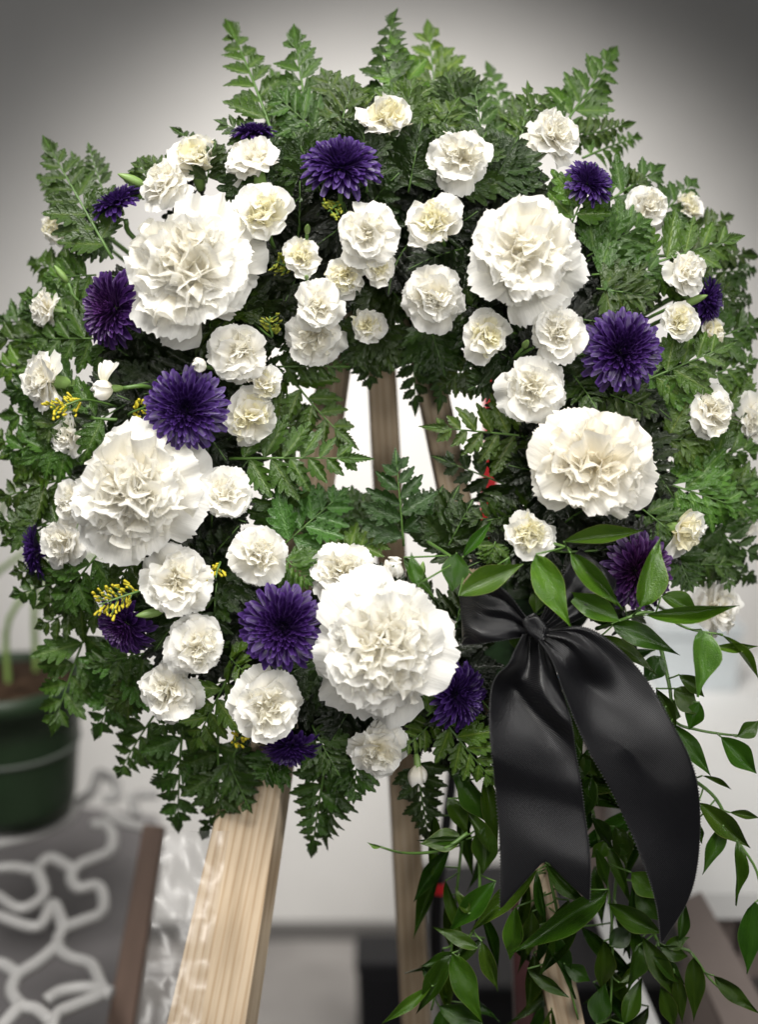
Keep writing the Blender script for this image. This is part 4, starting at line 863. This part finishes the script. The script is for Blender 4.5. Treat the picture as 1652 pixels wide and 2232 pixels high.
ribbon('loop', [((1175, 1356, H - .008), (1188, 1382, H - .008)), ((1215, 1275, H - .004), (1270, 1345, H - .004)), ((1250, 1215, H - .014), (1335, 1290, H - .014)), ((1268, 1200, H - .024), (1335, 1258, H - .026)),
  ((1220, 1260, H - .032), (1280, 1320, H - .034)), ((1178, 1347, H - .014), (1190, 1372, H - .014))], bow, folds=((.003, 1.5, .8, 0, 0, 1), (.002, .4, 2.7, 0, -.25, .4)))
def knot_mesh():
    vs, fs = [], []; nu, nv = 20, 12
    for i in range(nu):
        a = 2 * math.pi * i / nu
        for j in range(nv):
            b = 2 * math.pi * j / nv; r = .0038 + .0023 * math.cos(b) + .0013 * math.sin(3 * a + 2 * b)
            vs.append((.0070 * math.sin(b) * 1.15 + .0016 * math.sin(4 * b + a), r * math.cos(a) * .95, r * math.sin(a) * .55))
    for i in range(nu):
        for j in range(nv): fs.append((i * nv + j, ((i + 1) % nu) * nv + j, ((i + 1) % nu) * nv + (j + 1) % nv, i * nv + (j + 1) % nv))
    return mesh('knot', vs, fs, M['satin'])
mw = (Matrix((RT, UP, TW)).transposed() @ Matrix.Rotation(R(-62), 3, 'Z')).to_4x4(); mw.translation = at(1168, 1368, H + .004)
ko = link('knot', knot_mesh(), bow, mw); ss = ko.modifiers.new('smooth', 'SUBSURF'); ss.levels = ss.render_levels = 1

# ------------------------------------------------------------------ things behind
def strip(name, pts, wpx, m, th=.002, parent=None):
    P = catmull([at(*p) for p in pts], 16); vs, fs = [], []
    for i, p in enumerate(P):
        T = (P[min(i + 1, 16)] - P[max(i - 1, 0)]).normalized(); S = T.cross(TW).normalized() * pxm(wpx, pts[0][2]) / 2; n = TW * th / 2
        vs += [p - S - n - P[0], p + S - n - P[0], p + S + n - P[0], p - S + n - P[0]]
    for i in range(16):
        for k in range(4): a = i * 4 + k; b = i * 4 + (k + 1) % 4; fs.append((a, b, b + 4, a + 4))
    fs += [(3, 2, 1, 0), (64, 65, 66, 67)]
    return link(name, mesh(name, vs, fs, m, smooth=False), parent, Matrix.Translation(P[0]))
tag(strip('red_streamer', [(1074, 700, -.30), (1072, 860, -.30), (1072, 980, -.30), (1062, 1100, -.30), (1050, 1300, -.30)], 36, M['red']), 'red strip hanging behind the wreath, seen through the hole', 'red strip')
tag(strip('blue_tag', [(1214, 1470, .045), (1221, 1486, .045), (1227, 1500, .045)], 26, M['blue'], .001), 'small blue tag behind the gap between the ribbon tails', 'tag')
# potted plant on the scrollwork table
TZ = 0.72
def zdir(v): return Vector((v[0], v[1], 0))
pc = atz(30, 1760, TZ + .012); pr = .085
pp = empty('potted_plant', pc, 'dark green nursery pot with drooping lime green stems on the white scrollwork table', 'potted plant')
pot = link('pot', lathe('pot', [(pr * .80, 0), (pr * .86, .02), (pr * .97, .105), (pr * 1.0, .14), (pr * 1.04, .14), (pr * 1.04, .165), (pr * .97, .165), (pr * .95, .145)], M['pot'], 40), pp, Matrix.Translation(pc))
link('rim_stripe', lathe('rim_stripe', [(pr * .955, .083), (pr * .965, .083), (pr * .972, .087), (pr * .958, .087)], simple('pale_stripe', (.14, .16, .14), .6), 40), pot, Matrix.Translation(pc))
link('soil', lathe('soil', [(pr * .2, .146), (pr * .945, .147), (pr * .90, .157), (pr * .3, .165)], M['soil'], 30), pp, Matrix.Translation(pc))
for k, (dx, dy, hh) in enumerate(((-.02, .0, .24), (.03, .02, .20), (.01, -.02, .16), (-.04, .03, .18))):
    b = pc + Vector((dx, dy, .15)); tube('stem', [b, b + Vector((.01, 0, hh * .6)), b + Vector((.05 + .02 * k, -.01, hh)), b + Vector((.10 + .02 * k, -.02, hh * 1.05))], .004, .002, M['lime'], pp, 7)
tb = empty('scrollwork_table', atz(120, 2000, 0), 'white scrollwork metal table under the green plant pot', 'table')
SCR = [[(400, 260), (450, 250), (490, 300), (480, 370), (420, 400), (350, 430), (310, 480), (340, 530), (420, 520), (450, 570), (440, 640), (370, 670), (280, 710), (250, 780), (300, 830), (390, 860), (430, 930), (440, 990), (330, 1040), (250, 1080), (220, 1160)],
 [(485, 990), (380, 965), (270, 980), (200, 1020)], [(250, 780), (170, 850), (80, 910), (50, 980), (90, 1040), (160, 1060), (220, 1110)], [(320, 450), (220, 400), (150, 450), (60, 440), (-60, 450)],
 [(430, 30), (500, 60), (510, 130), (450, 140)], [(-60, 350), (150, 300), (290, 230), (330, 160)], [(280, 710), (230, 600), (160, 700), (-40, 640)], [(470, 210), (560, 250), (700, 280)], [(590, 210), (590, 130), (690, 120)],
 [(80, 910), (0, 860), (-80, 880)], [(90, 1040), (20, 1120), (-40, 1180)], [(160, 450), (190, 560), (90, 620), (-20, 560)], [(330, 160), (400, 110), (430, 30)]]
for s in SCR:
    tube('scroll', [atz(.5 * x, 1669.8 + .5 * y, TZ) for x, y in s], 0.0068, .0060, M['white_metal'], tb, 8, len(s) * 6)
for (x, y) in ((-120, 700), (200, 1160)):
    P = atz(.5 * x, 1669.8 + .5 * y, TZ); tube('leg', [P, P - Vector((0, 0, TZ * .5)), P - Vector((0, 0, TZ))], .012, .012, M['white_metal'], tb, 8)
sv = [atz(x, y, .50) for x, y in ((-260, 1700), (345, 1780), (262, 2330), (-260, 2330))]
vs = sv + [v - Vector((0, 0, .02)) for v in sv]; c0 = sv[0].copy()
link('added_dark_sheet', mesh('added_dark_sheet', [v - c0 for v in vs], [(3, 2, 1, 0), (4, 5, 6, 7), (0, 1, 5, 4), (1, 2, 6, 5), (2, 3, 7, 6), (3, 0, 4, 7)], simple('added_sheet_grey', (.15, .142, .146), .6, .3, 5, .2), smooth=False), tb, Matrix.Translation(c0))  # added sheet, stands for the dark floor seen through the scrollwork
board('brown_board', at(338, 1800, -.42), at(255, 2290, -.34), pxm(46, -.4), pxm(58, -.35), .02, .02, -TW, M['brown'])
tag(bpy.data.objects['brown_board'], 'weathered brown board leaning between the scrollwork table and easel leg', 'board')
# crumpled clear wrap against the easel leg
fv, ff = [], []
for i in range(25):
    for j in range(9):
        u, v = i / 24, j / 8; x = (356 - 60 * u) * (1 - v) + (500 - 70 * u) * v; y = 1810 + 470 * u
        fv.append(at(x, y, .02 + .10 * u + .012 * noise.noise(Vector((u * 9, v * 4, 3))) + .02))
ff = [(i * 9 + j, i * 9 + j + 1, (i + 1) * 9 + j + 1, (i + 1) * 9 + j) for i in range(24) for j in range(8)]
b0 = fv[0].copy(); tag(link('plastic_wrap', mesh('plastic_wrap', [v - b0 for v in fv], ff, M['film']), None, Matrix.Translation(b0)), 'crumpled clear plastic wrap in front of the left easel leg', 'plastic wrap')
# right side: white table, clear box, boards, bins
wt = empty('white_table', (.75, .75, 0), 'white topped table at right behind the ribbon and leaves', 'table')
vs, fs = box_geo((0, 0, .69), .86, .76, .03); link('tabletop', mesh('tabletop', vs, fs, M['whiteboard'], smooth=False), wt, Matrix.Translation(Vector((.75, .75, 0))))
for sx in (-1, 1):
    for sy in (-1, 1):
        vs, fs = box_geo((sx * .38, sy * .33, .337), .045, .045, .674); link('leg', mesh('leg', vs, fs, M['greybrown'], smooth=False), wt, Matrix.Translation(Vector((.75, .75, 0))))
vs, fs = box_geo((0, -.345, .63), .7, .018, .085); link('apron', mesh('apron', vs, fs, M['greybrown'], smooth=False), wt, Matrix.Translation(Vector((.75, .75, 0))))
cb = Vector((.50, 1.02, .7065)); pb = empty('plastic_box', cb, 'frosted clear plastic box standing on the white table', 'plastic box')
fr = simple('frosted_plastic', (.50, .54, .56), .3, .5, 10, .1)
vs, fs = box_geo((0, 0, .045), .13, .11, .09); link('body', mesh('body', vs, fs, fr, smooth=False), pb, Matrix.Translation(cb))
vs, fs = box_geo((0, 0, .099), .14, .12, .016); link('lid', mesh('lid', vs, fs, fr, smooth=False), pb, Matrix.Translation(cb))
tag(board('grey_board', at(1490, 1960, -.36), at(1680, 2330, -.30), pxm(80, -.36), pxm(110, -.3), .02, .02, -TW, M['greybrown']), 'grey brown board slanting down at the lower right corner', 'board')
tag(board('white_batten', at(1300, 1960, -.30), at(1440, 2300, -.25), pxm(36, -.3), pxm(46, -.25), .014, .014, -TW, M['whiteboard']), 'pale batten slanting behind the vine leaves at lower right', 'batten')
tag(board('maroon_post', at(1128, 1930, -.20), at(1145, 2320, -.16), pxm(34, -.2), pxm(40, -.16), .02, .02, -TW, M['maroon']), 'dark red post behind the notched ribbon end', 'post')
def bin_(name, x, y, wx, wy, hh, label, cat, m):
    t = empty(name, (x, y, 0), label, cat); mw = Matrix.Translation(Vector((x, y, 0)))
    vs = []
    for z, k in ((0, .86), (hh, 1.0)):
        for a, b in ((-1, -1), (1, -1), (1, 1), (-1, 1)): vs.append((a * wx / 2 * k, b * wy / 2 * k, z))
    fs = [(3, 2, 1, 0), (4, 5, 6, 7)] + [(k, (k + 1) % 4, (k + 1) % 4 + 4, k + 4) for k in range(4)]
    bevel(link('body', mesh('body', vs, fs, m, smooth=False), t, mw), .01)
    vs, fs = box_geo((0, 0, hh + .008), wx * 1.06, wy * 1.06, .016); bevel(link('rim', mesh('rim', vs, fs, m, smooth=False), t, mw), .004)
pB = atz(832, 2070, .16); bin_('black_bin', pB.x, 1.0, .085, .085, .215, 'black bin on the floor between the easel legs', 'bin', M['dark'])
bin_('black_crate', .30, 1.05, .42, .36, .24, 'black crate on the floor behind the hanging vine leaves', 'crate', M['dark'])
hs = empty('black_cane', at(985, 1690, -.25), 'black cane with a red band hanging behind the right of the easel', 'cane')
tube('shaft', [at(x, y, -.25) for x, y in ((990, 1640), (983, 1720), (972, 1800), (958, 1900), (950, 2000), (952, 2120))], .0045, .0055, M['dark'], hs, 8)
tube('band', [at(x, y, -.249) for x, y in ((957, 1924), (956, 1935), (955, 1946))], .0062, .0062, M['red'], hs, 8)
print('objects', len(bpy.data.objects), 'fronds', len(FRONDS))
